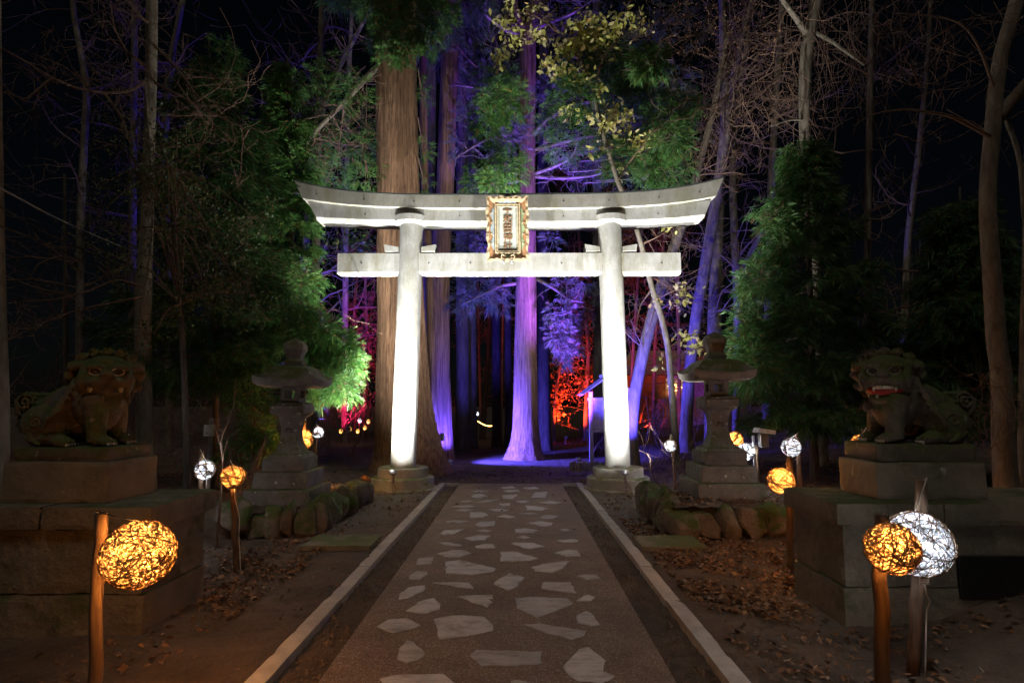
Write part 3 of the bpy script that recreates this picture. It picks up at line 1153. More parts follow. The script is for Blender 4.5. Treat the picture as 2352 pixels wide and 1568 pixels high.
def stone_lantern(cx, cy, z0, label, hexy=False):
    t = thing('stone_lantern', label, 'stone lantern', (cx, cy, z0))
    g = M['grey_stone']
    for hw, a, b_ in ((.445, 0, .235), (.365, .237, .455), (.288, .457, .635)):
        mb = MB()
        rough_box(mb, (cx - hw, cy - hw, z0 + a), (cx + hw, cy + hw, z0 + b_), .014, .006)
        if hw < .3:
            sqloft(mb, (cx, cy), [(.262, z0 + .635), (.24, z0 + .68), (.215, z0 + .695)], .06)
        obj('base_step', mb, g, t)
    mb = MB()
    rows = []
    for k in range(15):
        f = k / 14
        hw = .102 + .085 * (1 - f) ** 3.2 + .045 * f ** 4
        rows.append((hw, z0 + .69 + .50 * f))
    sqloft(mb, (cx, cy), rows, .08)
    sh = obj('shaft', mb, g, t)
    lettering('奉献', .13, M['ink'], sh, lambda x, z, y: np.array([cx + x, cy - .112 - y, z0 + .93 + z * 1.25]), 'lettering', .006, 1.0)
    mb = MB()
    sqloft(mb, (cx, cy), [(.13, z0 + 1.17), (.175, z0 + 1.20), (.22, z0 + 1.235), (.228, z0 + 1.245), (.228, z0 + 1.345), (.215, z0 + 1.355), (.20, z0 + 1.385), (.16, z0 + 1.39)], .05)
    obj('platform_stone', mb, g, t)
    # fire box with an opening on each side
    mb = MB()
    h, a, b_ = .132, z0 + 1.39, z0 + 1.62
    for sx in (-1, 1):
        for sy in (-1, 1):
            mb.box((cx + sx * h, cy + sy * h, a), (cx + sx * .062, cy + sy * .062, b_), .006)
    mb.box((cx - h + .004, cy - h + .004, a - .01), (cx + h - .004, cy + h - .004, a + .065), .004)
    mb.box((cx - h + .004, cy - h + .004, b_ - .06), (cx + h - .004, cy + h - .004, b_ + .02), .004)
    obj('fire_box', mb, g, t)
    # roof: upswept eaves with a domed top
    mb = MB()
    n_ = 10
    prof = [(.10, 1.63), (.30, 1.598), (.405, 1.612), (.42, 1.705), (.40, 1.725), (.345, 1.765), (.305, 1.825), (.25, 1.88), (.16, 1.91), (.10, 1.915)]
    rows = []
    for hw, z in prof:
        ring = []
        for side in range(4):
            for k in range(n_):
                s = -1 + 2 * k / n_
                x, y = {0: (s, -1), 1: (1, s), 2: (-s, 1), 3: (-1, -s)}[side]
                lift = .055 * (abs(s) ** 3) * max(0, (hw - .30) / .125)
                ring.append((cx + x * hw, cy + y * hw, z0 + z + lift))
        rows.append(ring)
    m = 4 * n_
    v = np.array(rows).reshape(-1, 3)
    q_ = [(r_ * m + j, r_ * m + (j + 1) % m, (r_ + 1) * m + (j + 1) % m, (r_ + 1) * m + j) for r_ in range(len(prof) - 1) for j in range(m)]
    mb.add(v, q=q_, p=[list(range(m))[::-1], list(range((len(prof) - 1) * m, len(prof) * m))])
    obj('roof', mb, g, t)
    mb = MB()
    sqloft(mb, (cx, cy), [(.13, z0 + 1.90), (.135, z0 + 1.97), (.12, z0 + 1.985), (.10, z0 + 1.995), (.095, z0 + 2.02), (.115, z0 + 2.08), (.14, z0 + 2.14), (.142, z0 + 2.20), (.11, z0 + 2.25), (.05, z0 + 2.285), (.01, z0 + 2.31)], .35)
    obj('finial', mb, g, t)
    return t


LX, RX, LY = -3.06, 2.95, 8.12
stone_lantern(LX, LY, .245, 'grey stone lantern on the rock bed among bright green cedar')
stone_lantern(RX, LY, .335, 'grey stone lantern on the rock bed with white lichen, near the notice board')


def rock(mb, c, r, seed, box=.55):
    nu, nv = 30, 20
    th = np.linspace(0, 2 * np.pi, nu, endpoint=False)
    ph = np.linspace(0, np.pi, nv + 1)[1:-1]
    v = np.stack([np.sin(ph)[:, None] * np.cos(th), np.sin(ph)[:, None] * np.sin(th), np.broadcast_to(np.cos(ph)[:, None], (nv - 1, nu))], -1).reshape(-1, 3)
    v = np.concatenate([v, [[0, 0, 1], [0, 0, -1]]])
    v = v / (np.abs(v).max(1, keepdims=True) * box + (1 - box))
    o = Vector((seed * 7.1, seed * 3.3, seed * 1.7))
    k = np.array([1 + .22 * mnoise.noise(Vector(p) * 1.4 + o) + .10 * mnoise.noise(Vector(p) * 4 + o) + .05 * mnoise.noise(Vector(p) * 9 + o) for p in v])
    v = v * k[:, None]
    for _ in range(10):
        nn = norm(np.array([random.gauss(0, 1) for _ in range(3)]))
        v = v - np.maximum(0, v @ nn - random.uniform(.55, .85))[:, None] * nn * .92
    v = v * np.array(r) * 1.15
    a = random.uniform(-.5, .5)
    v = v @ rz(a).T + np.array(c)
    m = nv - 1
    i_ = np.arange(m - 1)[:, None] * nu
    j = np.arange(nu)[None]
    k2 = (j + 1) % nu
    q_ = np.stack([i_ + j, i_ + nu + j, i_ + nu + k2, i_ + k2], -1).reshape(-1, 4)
    jj = np.arange(nu)
    kk = (jj + 1) % nu
    t_ = np.concatenate([np.stack([np.full(nu, m * nu), jj, kk], -1), np.stack([np.full(nu, m * nu + 1), (m - 1) * nu + kk, (m - 1) * nu + jj], -1)])
    mb.add(v, q=q_, t=t_)


def rock_bed(xi, xo, ya, yb, top, label, seed):
    """xi: edge by the path, xo: outer edge"""
    s_ = 1 if xo > xi else -1
    t = thing('rock_edging', label, 'rock wall', ((xi + xo) / 2, (ya + yb) / 2, 0))
    k = seed
    y = ya + .22
    while y < yb:
        L = random.uniform(.09, .22)
        mb = MB()
        rock(mb, (xi + s_ * (.12 + random.uniform(-.03, .03)), y, top * .42 + random.uniform(-.05, .05)), (.15, L, top * random.uniform(.48, .68)), k, .5)
        obj('rock', mb, M['rock'], t, True)
        y += L * 1.4
        k += 1
    x = xi + s_ * .20
    while abs(x - xi) < abs(xo - xi):
        L = random.uniform(.09, .27)
        mb = MB()
        rock(mb, (x, ya + .10 + random.uniform(-.04, .03), top * .40 + random.uniform(-.05, .04)), (L, .17, top * random.uniform(.38, .66)), k, .5)
        obj('rock', mb, M['rock'], t, True)
        x += s_ * L * 1.35
        k += 1
    mb = MB()
    gx, gy = np.meshgrid(np.linspace(xi + s_ * .1, xo, 30), np.linspace(ya + .08, yb, 40))
    gz = top * .78 + rng.normal(0, .012, gx.shape)
    i_ = (np.arange(39)[:, None] * 30 + np.arange(29)[None]).reshape(-1)
    q_ = np.stack([i_, i_ + 1, i_ + 31, i_ + 30], -1)
    mb.add(np.stack([gx, gy, gz], -1), q=q_ if s_ > 0 else q_[:, ::-1])
    mb.box((xi + s_ * .15, ya + .15, -.05), (xo, yb, top * .7))
    obj('soil_fill', mb, M['soil'], t, True)
    return t


rock_bed(-2.30, -4.15, 7.15, 9.75, .36, 'low mossy rock edging round the stone lantern among bright green cedar', 3)
rock_bed(1.93, 4.0, 7.15, 8.75, .44, 'low rock edging round the lichen spotted stone lantern near the notice board', 40)

for (u, v, lab) in (((752, 882), (1240, 1265), 'flat mossy stone slab beside the left kerb below the rock edging'),
                    ((1444, 1568), (1238, 1260), 'flat mossy stone slab beside the kerb on the leaf strewn side')):
    a, b_ = G(u[0] + 12, v[1]), G(u[1] - 8, v[0])
    mb = MB()
    x0, x1 = sorted((a[0], b_[0]))
    if x0 < 0:
        x0, x1 = -2.28, -1.50
    else:
        x0, x1 = 1.50, 2.22
    rough_box(mb, (x0, 6.50, -.05), (x1, 7.05, .055), .012, .006)
    tag(obj('stone_slab', mb, M['slab']), lab, 'stone slab', 'stone slabs by the kerbs')

# ------------------------------------------------------------------ woven globe lanterns on posts
def globe_lantern(ball, D, rpx, post, white, label, squash=1.0, nthread=70, thr=.0022, cord=True, seed=0):
    """ball: pixel centre; D distance; rpx radius in the photograph; post: list of world points bottom -> top"""
    c = P(*ball, D)
    dist = np.linalg.norm(c - CAM)
    rad = rpx / FPX * float(np.dot(c - CAM, _f)) * .96
    post = [np.array(p, float) for p in post]
    t = thing('globe_lantern', label, 'lantern', post[0], 'woven globe lanterns on posts')
    rg = np.random.default_rng(100 + seed)
    mb = MB()
    d = post[1] - post[0]
    n_ = 9
    f = np.linspace(0, 1, n_)
    pr = post[2]
    wob = rg.normal(0, .004, (n_, 3)) * np.array([1, 1, 0])
    mb.tube(post[0] + d * f[:, None] + wob, pr * .88 * (1.06 - .1 * f) * (1 + rg.normal(0, .03, n_)), 14)
    obj('post', mb, M['post'], t, True)
    def strand(mb, r_, off, seg, n_, span=None):
        nrm = norm(rg.normal(0, 1, 3))
        a = norm(np.cross(nrm, [.3, .5, .8]))
        b_ = np.cross(nrm, a)
        th = rg.uniform(0, 6.28) + np.linspace(0, span or 2 * math.pi, n_)
        dr = off + .02 * np.sin(th + rg.uniform(0, 6))
        q2 = np.sqrt(1 - dr ** 2)
        pts = r_ * (q2[:, None] * (a * np.cos(th)[:, None] + b_ * np.sin(th)[:, None]) + nrm * dr[:, None])
        pts[:, 2] *= squash
        mb.tube(c + pts, thr * rg.uniform(.75, 1.25), seg, False)
    mb = MB()
    for k in range(nthread if rpx > 40 else int(nthread * 1.5)):
        strand(mb, rad * rg.uniform(.90, .99), rg.uniform(-.6, .6), 4, 30)
    obj('globe', mb, M['fibre_white' if white else 'fibre'], t, True)
    mb = MB()
    thr *= 1.45
    for k in range(nthread // 4):
        strand(mb, rad * rg.uniform(.995, 1.02), rg.uniform(-.3, .3), 4, 30, rg.uniform(3.5, 6.2))
    obj('woven_vines', mb, M['twine'], t, True)
    nb = 20 if rpx > 40 else 12
    bulb = None
    for k in range(nb):
        z = 1 - 2 * (k + .5) / nb
        a = k * 2.39996 + rg.uniform(-.6, .6)
        q_ = math.sqrt(1 - z * z)
        p = c + rad * rg.uniform(.75, .92) * np.array([q_ * math.cos(a), q_ * math.sin(a), z * squash])
        if bulb is None:
            mb = MB()
            mb.ell(worldloc(t), (rad * .045,) * 3, nu=8, nv=6)
            bulb = o = obj('bulb', mb, M['bulb_white' if white else 'bulb_amber'], t, True)
        else:
            o = bulb.copy()
            COL.objects.link(o)
        o.location = p - worldloc(t)
    ld = bpy.data.lights.new('globe_light', 'POINT')
    ld.energy = ((1500 if rpx > 60 else 4200) if white else 8200) * rad * rad
    ld.color = (.84, .91, 1.0) if white else (1.0, .36, .07)
    ld.shadow_soft_size = rad * .5
    lo = bpy.data.objects.new('globe_light', ld)
    COL.objects.link(lo)
    lo.parent = t
    lo.location = c - worldloc(t)
    top = post[1]
    mb = MB()
    bt = c + np.array([0, 0, rad * squash])
    side = c - np.array([0, 0, rad * squash]) + np.array([.02, 0, 0])
    mb.tube([top - d * .01, top + np.array([0, -pr * 1.2, .02]), (top + bt) / 2 + np.array([.0, -.02, -.0]), bt], .0035, 5)
    if cord:
        g = post[0] + d * .35
        for q_ in (1, ):
            pts = [side, side + np.array([.01, .0, -.10]), (side + g) / 2 + np.array([pr * 1.5, -.0, -.05]), g + np.array([pr * 1.25, -pr * .4, 0]), post[0] + np.array([pr * 1.4, -pr * .6, .02])]
            tt = np.linspace(0, 1, 16)
            pp = np.array(pts)
            pp = np.stack([np.interp(tt, np.linspace(0, 1, 5), pp[:, i_]) for i_ in range(3)], -1)
            mb.tube(pp, .0045, 5)
    obj('hanging_wire', mb, M['pale_cable' if (seed % 3 == 0 or white) else 'cable'], t, True)
    return t


def ground_pt(x, y):
    return np.array([x, y, float(gh(x, y)) - .05])


# a: large amber, left foreground
b0, t0_ = P(216, 1590, 3.22), P(234, 1178, 3.10)
globe_lantern((319, 1272), 3.02, 80, (np.array([b0[0], b0[1], -.05]), t0_, .036), False,
              'largest amber globe lantern, in front of the platform of the closed mouthed lion', .97, 250, .0013, False, 1)
# b: white, behind the left platform
t_ = P(464, 1034, 6.45)
globe_lantern((471, 1078), 6.35, 23, (ground_pt(t_[0] + .02, 6.45), t_, .034), True, 'white globe lantern behind the corner of the platform, just beside an amber one', 1, 60, .0026, True, 3)
# c: amber on a post in the open, left
t_ = P(533, 1060, 5.75)
bb = G(545, 1312)
globe_lantern((535, 1094), 5.66, 27, (np.array([bb[0], bb[1], -.05]), t_, .034), False, 'amber globe lantern on a tall post in front of the mossy rock edging', 1, 60, .0026, True, 6)
# d: amber behind the left stone lantern
t_ = P(700, 965, 9.35)
globe_lantern((694, 1010), 9.2, 25, (ground_pt(t_[0], 9.35), t_, .034), False, 'amber globe lantern half hidden behind the shaft of a stone lantern', 1, 55, .0032, False, 7)
# e: white beyond it
t_ = P(727, 975, 11.3)
globe_lantern((731, 993), 11.2, 13.5, (ground_pt(t_[0], 11.3), t_, .032), True, 'small white globe lantern beyond the stone lantern near the huge cedar base', 1, 45, .0036, False, 8)
# f: white behind the left lion pedestal
t_ = P(300, 1000, 6.9)
globe_lantern((300, 1040), 6.8, 25, (ground_pt(t_[0], 6.9), t_, .034), True, 'white globe lantern mostly hidden behind the pedestal of the closed mouthed lion', 1, 55, .003, False, 9)
# g: white near the right pillar
bb = G(1552, 1112, .15)
t_ = P(1541, 998, bb[1])
globe_lantern((1540, 1023), bb[1] - .15, 14.5, (np.array([bb[0], bb[1], -.05 + float(gh(bb[0], bb[1]))]), t_, .030), True, 'small white globe lantern on a leaning post right behind the torii pillar', 1, 45, .0036, False, 10)
# h, i: amber and white behind the right stone lantern
t_ = P(1697, 990, 9.6)
globe_lantern((1689, 1008), 9.45, 19, (ground_pt(t_[0], 9.6), t_, .032), False, 'amber globe lantern peeping past the shaft of the lichen spotted stone lantern', 1, 50, .0034, False, 11)
t_ = P(1737, 1020, 8.95)
globe_lantern((1713, 1037), 8.85, 21, (ground_pt(t_[0], 8.95), t_, .034), True, 'white globe lantern beside the grey box post behind the lichen spotted stone lantern', 1, 50, .0034, False, 12)
# j: white right
t_ = P(1830, 996, 7.2)
globe_lantern((1817, 1027), 7.1, 22.5, (ground_pt(t_[0], 7.2), t_, .034), True, 'white globe lantern high on its post above an amber one beyond the platform corner', 1, 60, .0028, False, 13)
# k: amber right, post down to the leaves
bb = G(1815, 1312)
t_ = P(1813, 1050, bb[1])
globe_lantern((1794, 1104), bb[1] - .12, 31, (np.array([bb[0], bb[1], -.05]), t_, .036), False, 'amber globe lantern cut by the platform slab below the open mouthed lion', 1, 60, .0026, False, 14)
# l: amber behind the right pedestal
t_ = P(1985, 985, 6.6)
globe_lantern((1980, 1022), 6.5, 25, (ground_pt(t_[0], 6.6), t_, .034), False, 'amber globe lantern mostly hidden behind the pedestal of the open mouthed lion', 1, 55, .003, False, 15)
# m: large white right foreground
bb = G(2096, 1545)
t_ = P(2117, 1102, bb[1])
globe_lantern((2107, 1248), bb[1] - .16, 75, (np.array([bb[0], bb[1], -.05]), t_, .040), True, 'largest white globe lantern, just behind an amber one at the path side', 1.0, 230, .0013, True, 16)
# n: amber right foreground
b0, t0_ = P(2018, 1700, 2.80), P(2026, 1183, 2.74)
globe_lantern((2048, 1259), 2.66, 59, (np.array([b0[0], b0[1], -.05]), t0_, .036), False, 'amber globe lantern in front of the largest white one', 1, 170, .0013, False, 17)

# ------------------------------------------------------------------ spot lamps
def spot_lamp(loc, aim, power, color, cone, blend, label, rad=.05, rusty=False, size=.075, group='ground spot lamps', gz=None, lens=True):
    loc = np.array(loc, float)
    d = norm(np.array(aim, float) - loc)
    g0 = float(gh(loc[0], loc[1])) if gz is None else gz
    t = thing('spot_lamp', label, 'spot lamp', (loc[0], loc[1], g0), group)
    mb = MB()
    mb.lathe([(.030, -.20), (.034, -.19), (.034, -.06), (.040, -.05), (size, -.035), (size, .03), (size * .9, .03), (size * .85, -.02), (.01, -.021)], loc, 24, d)
    obj('lamp_head', mb, M['rust' if rusty else 'steel'], t)
    mb = MB()
    mb.lathe([(size * .84, -.018), (size * .84, -.012), (.005, -.0121)], loc, 20, d)
    obj('lamp_lens', mb, LENS[color], t)
    mb = MB()
    a = loc - d * .16
    mb.tube([a, (a[0], a[1], g0 - .05)], .012, 8)
    mb.tube([a + np.array([-.05, 0, .02]), a + np.array([-.05, 0, -.05]), a + np.array([0, 0, -.09]), a + np.array([.05, 0, -.05]), a + np.array([.05, 0, .02])], .006, 6)
    mb.box((a[0] - .06, a[1] - .02, max(g0, a[2] - .16)), (a[0] + .06, a[1] + .02, max(g0, a[2] - .16) + .012))
    obj('stake', mb, M['steel'], t)
    mb = MB()
    tt = np.linspace(0, 1, 14)
    e = np.array([a[0] + .10, a[1] - .16, g0 + .01])
    pts = (loc - d * .19)[None] * (1 - tt[:, None]) + e * tt[:, None] + np.stack([.05 * np.sin(tt * 5), -.04 * np.sin(tt * 3.1), -.05 * np.sin(tt * 3.14)], -1)
    mb.tube(pts, .005, 5)
    obj('cable', mb, M['cable'], t)
    ld = bpy.data.lights.new('spot_light', 'SPOT')
    ld.energy = power
    ld.color = LCOL[color]
    ld.spot_size = R(cone)
    ld.spot_blend = blend
    ld.shadow_soft_size = rad
    lo = bpy.data.objects.new('spot_light', ld)
    COL.objects.link(lo)
    lo.parent = t
    p = loc + d * .02
    lo.location = p - worldloc(t)
    lo.rotation_euler = Vector(d).to_track_quat('-Z', 'Y').to_euler()
    return t


LCOL = dict(white=(1.0, .985, .94), purple=(.085, .07, 1.0), violet=(.20, .06, 1.0), blue=(.07, .05, 1.0), red=(1.0, .07, .015), magenta=(1.0, .03, .22), amber=(1, .5, .15))
LENS = {k: emit('lens_' + k, v, 6 if k == 'white' else 1.5) for k, v in LCOL.items()}
spot_lamp(P(903, 1083, 10.42), (-2.03, 11.15, 5.4), 3500, 'white', 86, .8, 'grey spot lamp on a stake at the left torii pillar base', .04)
spot_lamp(P(1436, 1083, 10.42), (2.03, 11.15, 5.4), 3500, 'white', 86, .8, 'grey spot lamp on a stake at the right torii pillar base', .04)
spot_lamp(P(841, 1098, 9.72), (-.9, 11.6, 5.6), 1900, 'white', 135, .8, 'rusty spot lamp tilted up behind the mossy rock edging', .05, True)
spot_lamp(P(1478, 1112, 9.05), (.9, 11.6, 5.6), 1750, 'white', 135, .8, 'rusty spot lamp tilted up behind the rock edging with lichen spotted lantern', .05, True)
spot_lamp(P(1016, 1003, 15.6), (.5, 16.8, .9), 9000, 'purple', 92, .8, 'dark spot lamp on a pole against the blue lit cedar trunk', .08, False, .11)
spot_lamp(P(985, 1056, 15.9), (.3, 17.2, 6.5), 12000, 'purple', 48, .7, 'purple spot lamp hidden by the huge cedar root flare', .08)
spot_lamp(P(1034, 1060, 15.9), (-2.15, 17.3, 2.0), 2600, 'blue', 86, .6, 'small lamp at the foot of the blue lit cedar trunk', .06)
spot_lamp(P(1418, 1050, 13.4), (3.9, 16.0, 4.2), 7500, 'blue', 76, .9, 'blue flood lamp behind the right torii pillar', .08)
spot_lamp(P(1300, 1005, 24.0), (3.4, 27.0, 4.2), 4600, 'red', 84, .6, 'red flood lamp among the brush beyond the purple lit cedar', .1)
spot_lamp(P(1480, 985, 22.0), (8.5, 27.0, 5.5), 900, 'red', 100, .7, 'red flood lamp in the brush below the lit house', .1)
spot_lamp(P(1085, 985, 27.0), (-2.4, 32.0, 4.5), 350, 'red', 70, .6, 'red flood lamp far down the avenue of trunks', .1)
spot_lamp(P(800, 985, 18.5), (-6.3, 24.0, 4.6), 2600, 'magenta', 80, .7, 'red flood lamp in the brush left of the huge cedar', .1)
spot_lamp(P(735, 985, 16.5), (-6.5, 19.0, 8.0), 7000, 'blue', 110, .7, 'blue flood lamp in the brush left of the huge cedar', .1)
spot_lamp(P(1330, 1054, 14.6), (1.2, 17.0, 7.5), 34000, 'violet', 50, 1.0, 'violet flood lamp low behind the log edging of the notice board', .1)

# ------------------------------------------------------------------ trees
def trunk_px(pts, D, dy=None):
    """centre line and radii surveyed from the photograph at the tree's own distance"""
    out, rad = [], []
    for k, (u, v, r_) in enumerate(pts):
        p = P(u, v, D + (dy[k] if dy else 0))
        out.append(p)
        rad.append(r_ * np.linalg.norm(p - CAM) / FPX / math.sqrt(1 + ((u - 1176) / FPX) ** 2 + ((v - 784) / FPX) ** 2) * 1.0)
    return np.array(out), np.array(rad)


def resample(pts, rad, n):
    d = np.concatenate([[0], np.cumsum(np.linalg.norm(np.diff(pts, axis=0), axis=1))])
    t = np.linspace(0, d[-1], n)
    # Catmull-like smoothing by averaging
    p = np.stack([np.interp(t, d, pts[:, k]) for k in range(3)], -1)
    r_ = np.interp(t, d, rad)
    for _ in range(2):
        p[1:-1] = (p[:-2] + 2 * p[1:-1] + p[2:]) / 4
        r_[1:-1] = (r_[:-2] + 2 * r_[1:-1] + r_[2:]) / 4
    return p, r_


def trunk_mesh(mb, pts, rad, seg=40, n=90, flute=.05, flare=0.0, fh=.5, seed=0, lobes=5):
    rg = np.random.default_rng(seed)
    p, r_ = resample(pts, rad, n)
    th = np.linspace(0, 2 * np.pi, seg, endpoint=False)
    h = p[:, 2] - p[:, 2].min()
    tw = rg.uniform(-.08, .08)
    prof = np.zeros((n, seg))
    for k in (2, 3, 5, 7, 9, 13, 17):
        ph = rg.uniform(0, 6.28)
        prof += rg.uniform(.4, 1) * np.sin(k * (th[None] + tw * h[:, None]) + ph + .5 * np.sin(h[:, None] * rg.uniform(.2, .8) + ph)) / math.sqrt(k)
    prof = 1 + flute * prof * .6 + rg.normal(0, flute * .16, (n, seg))
    ff = np.exp(-h / fh)
    ph = rg.uniform(0, 6.28)
    prof *= 1 + flare * ff[:, None] * (1 + .45 * np.sin(lobes * th[None] + ph) + .2 * np.sin((lobes + 3) * th[None] + ph * 2))
    rr = r_[:, None] * prof
    v = np.stack([p[:, 0, None] + rr * np.cos(th), p[:, 1, None] + rr * np.sin(th), np.broadcast_to(p[:, 2, None], (n, seg))], -1)
    i_ = np.arange(n - 1)[:, None] * seg
    j = np.arange(seg)[None]
    k = (j + 1) % seg
    mb.add(v, q=np.stack([i_ + j, i_ + k, i_ + seg + k, i_ + seg + j], -1).reshape(-1, 4), p=[list(range((n - 1) * seg, n * seg))])


def twigs(mb, p, d, L, r_, lev, rg, nch=4, wander=.25, up=.1, minr=.0035, spread=.9, seg=4, tips=None):
    """recursive bare branching"""
    n = 5 if lev > 0 else 4
    pts = [np.array(p, float)]
    d = norm(d)
    for k in range(n):
        d = norm(d + rg.normal(0, wander, 3) + np.array([0, 0, up]))
        pts.append(pts[-1] + d * L / n)
    pts = np.array(pts)
    rad = np.linspace(r_, max(r_ * .45, minr), len(pts))
    mb.tube(pts, rad, max(3, seg), False)
    if tips is not None and lev == 0:
        tips.append((pts[-1], d))
        tips.append((pts[-3], d))
    if lev > 0:
        for c in range(nch):
            k = rg.integers(1, n + 1) if c < nch - 1 else n
            dd = norm(np.gradient(pts, axis=0)[k] + rg.normal(0, spread * .6, 3))
            twigs(mb, pts[k], dd, L * rg.uniform(.45, .72), max(rad[k] * .62, minr), lev - 1, rg, nch, wander, up, minr, spread, seg - 1, tips)


def limb(mb, pts, rad, seg=8, n=14):
    p, r_ = resample(np.array(pts, float), np.array(rad, float), n)
    mb.tube(p, r_, seg)
    return p, r_


# cedar spray: a fan of tapering, slightly curved strands
def make_sprays(nvar=6, ns=15):
    rg = np.random.default_rng(5)
    out = []
    for v_ in range(nvar):
        V = []
        for k in range(ns):
            f = k / (ns - 1)
            base = np.array([.02 + .15 * f, 0, 0]) + rg.normal(0, .006, 3)
            side = (1 if k % 2 else -1)
            ang = side * (R(62) * (1 - .75 * f)) + rg.normal(0, .16)
            el = rg.normal(.12, .34)
            d = np.array([math.cos(ang) * math.cos(el), math.sin(ang) * math.cos(el), math.sin(el)])
            L = rg.uniform(.09, .17) * (1 - .25 * abs(f - .45))
            tip = base + d * L + np.array([.02, 0, .012])
            mid = base + d * L * .5
            wv = norm(np.cross(d, rg.normal(0, 1, 3))) * .0072
            V += [base, mid + wv, tip, mid - wv]
        out.append(np.array(V))
    return np.array(out)


SPR = make_sprays()
NQ = SPR.shape[1] // 4


def sprays(mb, pos, axis, scale, rg, droop=.0):
    pos, axis = np.asarray(pos), norm(axis)
    n = len(pos)
    if n == 0:
        return
    up = norm(np.stack([rg.normal(0, .35, n), rg.normal(0, .35, n), np.ones(n)], -1))
    yv = norm(np.cross(up, axis))
    zv = np.cross(axis, yv)
    Rm = np.stack([axis, yv, zv], 1)                     # rows are local axes
    T = SPR[rg.integers(0, len(SPR), n)]
    v = np.einsum('nki,nij->nkj', T, Rm) * np.asarray(scale).reshape(-1, 1, 1)
    if droop:
        v[..., 2] -= droop * np.linalg.norm(v, axis=-1) ** 2 / np.asarray(scale).reshape(-1, 1) * 3
    v = v + pos[:, None]
    q_ = np.arange(n * NQ * 4).reshape(-1, 4)
    mb.add(v.reshape(-1, 3), q=q_)


def bough(fol, wood, a, b_, n, width, rg, sag=.15, r0=.03, scale=1.0, hang=.25):
    """a cedar bough from a to b with foliage along its outer part"""
    a, b_ = np.array(a, float), np.array(b_, float)
    L = np.linalg.norm(b_ - a)
    t = np.linspace(0, 1, 8)
    path = a + (b_ - a) * t[:, None]
    path[:, 2] += -sag * L * np.sin(np.pi * t) * .8
    if wood is not None:
        wood.tube(path, np.linspace(r0, .006, 8), 5, False)
    d = norm(b_ - a)
    sd = norm(np.cross(d, [0, 0, 1.0]))
    f = .12 + .88 * rg.random(n) ** .75
    base = np.stack([np.interp(f, t, path[:, k]) for k in range(3)], -1)
    env = np.sin(np.pi * np.clip(f * .9 + .08, 0, 1)) ** .7
    s_ = rg.uniform(-1, 1, n) * width * env
    pos = base + sd * s_[:, None] + rg.normal(0, .06, (n, 3)) * np.array([1, 1, .9])
    pos[:, 2] += -.22 * np.abs(s_) - rg.random(n) * hang * .5
    ax = d * rg.uniform(.35, 1, (n, 1)) + sd * (np.sign(s_) * rg.uniform(.2, 1.0, n))[:, None] + np.array([0, 0, 1.0]) * rg.normal(-.1, .45, (n, 1))
    sprays(fol, pos, ax, rg.uniform(.8, 1.35, n) * scale, rg, .5)


def puff(fol, wood, c, rxyz, n, rg, scale=1.0, frm=None, r0=.02):
    """a clump of sprays; strands point outwards and upwards at the rim like a real tuft"""
    c = np.array(c, float)
    d = norm(rg.normal(0, 1, (n, 3)))
    rr = rg.random(n) ** .45
    pos = c + d * rr[:, None] * np.array(rxyz)
    ax = d * .9 + rg.normal(0, .45, (n, 3)) + np.array([0, 0, .12])
    sprays(fol, pos, ax, rg.uniform(.8, 1.35, n) * scale, rg, .35)
    if wood is not None and frm is not None:
        p, r_ = limb(wood, [frm, (np.array(frm) * .45 + c * .55) + np.array([0, 0, -.12]), c], [r0, r0 * .7, .006], 6, 10)
        for k in range(7):
            e = c + norm(rg.normal(0, 1, 3)) * np.array(rxyz) * .85
            wood.tube([p[rg.integers(5, 9)], (c + e) / 2 + rg.normal(0, .05, 3), e], [.009, .006, .003], 4, False)


def conifer(fol, wood, base, h, rmax, nb, nt, rg, z0=.5, power=.8, scale=1.0, lean=(0, 0)):
    """a young cedar: whorled drooping boughs"""
    bx, by, bz = base
    for k in range(nb):
        f = (k + rg.random()) / nb
        z = bz + z0 + (h - z0) * f
        a = k * 2.4 + rg.normal(0, .4)
        rr = rmax * (1 - f) ** power * rg.uniform(.65, 1.1) + .15
        s = np.array([bx + lean[0] * f, by + lean[1] * f, z])
        e = s + np.array([rr * math.cos(a), rr * math.sin(a), rr * rg.uniform(-.30, .15)])
        bough(fol, wood, s, e, int(nt * (.35 + rr / rmax)), .16 + .22 * rr, rg, .12, .012 + .012 * rr, scale)


M['needles_dark'] = leafmat('dark_needles', [(0, (.018, .06, .013)), (.5, (.035, .11, .022)), (.9, (.065, .155, .03)), (.95, (.16, .09, .03)), (1, (.14, .06, .02))])


def leafcloud(mb, pos, size, rg):
    """small broad leaves"""
    n = len(pos)
    a = norm(rg.normal(0, 1, (n, 3)) + np.array([0, 0, -.3]))
    b_ = norm(np.cross(a, rg.normal(0, 1, (n, 3))))
    c_ = np.cross(a, b_)
    s = (rg.uniform(.6, 1.3, n) * size)[:, None]
    pos = np.asarray(pos)
    v = np.stack([pos, pos + a * s * .35 + b_ * s * .28, pos + a * s * .75 + b_ * s * .22 + c_ * s * .06, pos + a * s * 1.1,
                  pos + a * s * .75 - b_ * s * .22 + c_ * s * .06, pos + a * s * .35 - b_ * s * .28], 1)
    k = np.arange(n)[:, None] * 6
    q_ = np.concatenate([k + np.array([0, 1, 2, 3]), k + np.array([0, 3, 4, 5])])
    mb.add(v.reshape(-1, 3), q=q_)


def base_of(pts):
    return (pts[0][0], pts[0][1], float(gh(pts[0][0], pts[0][1])))


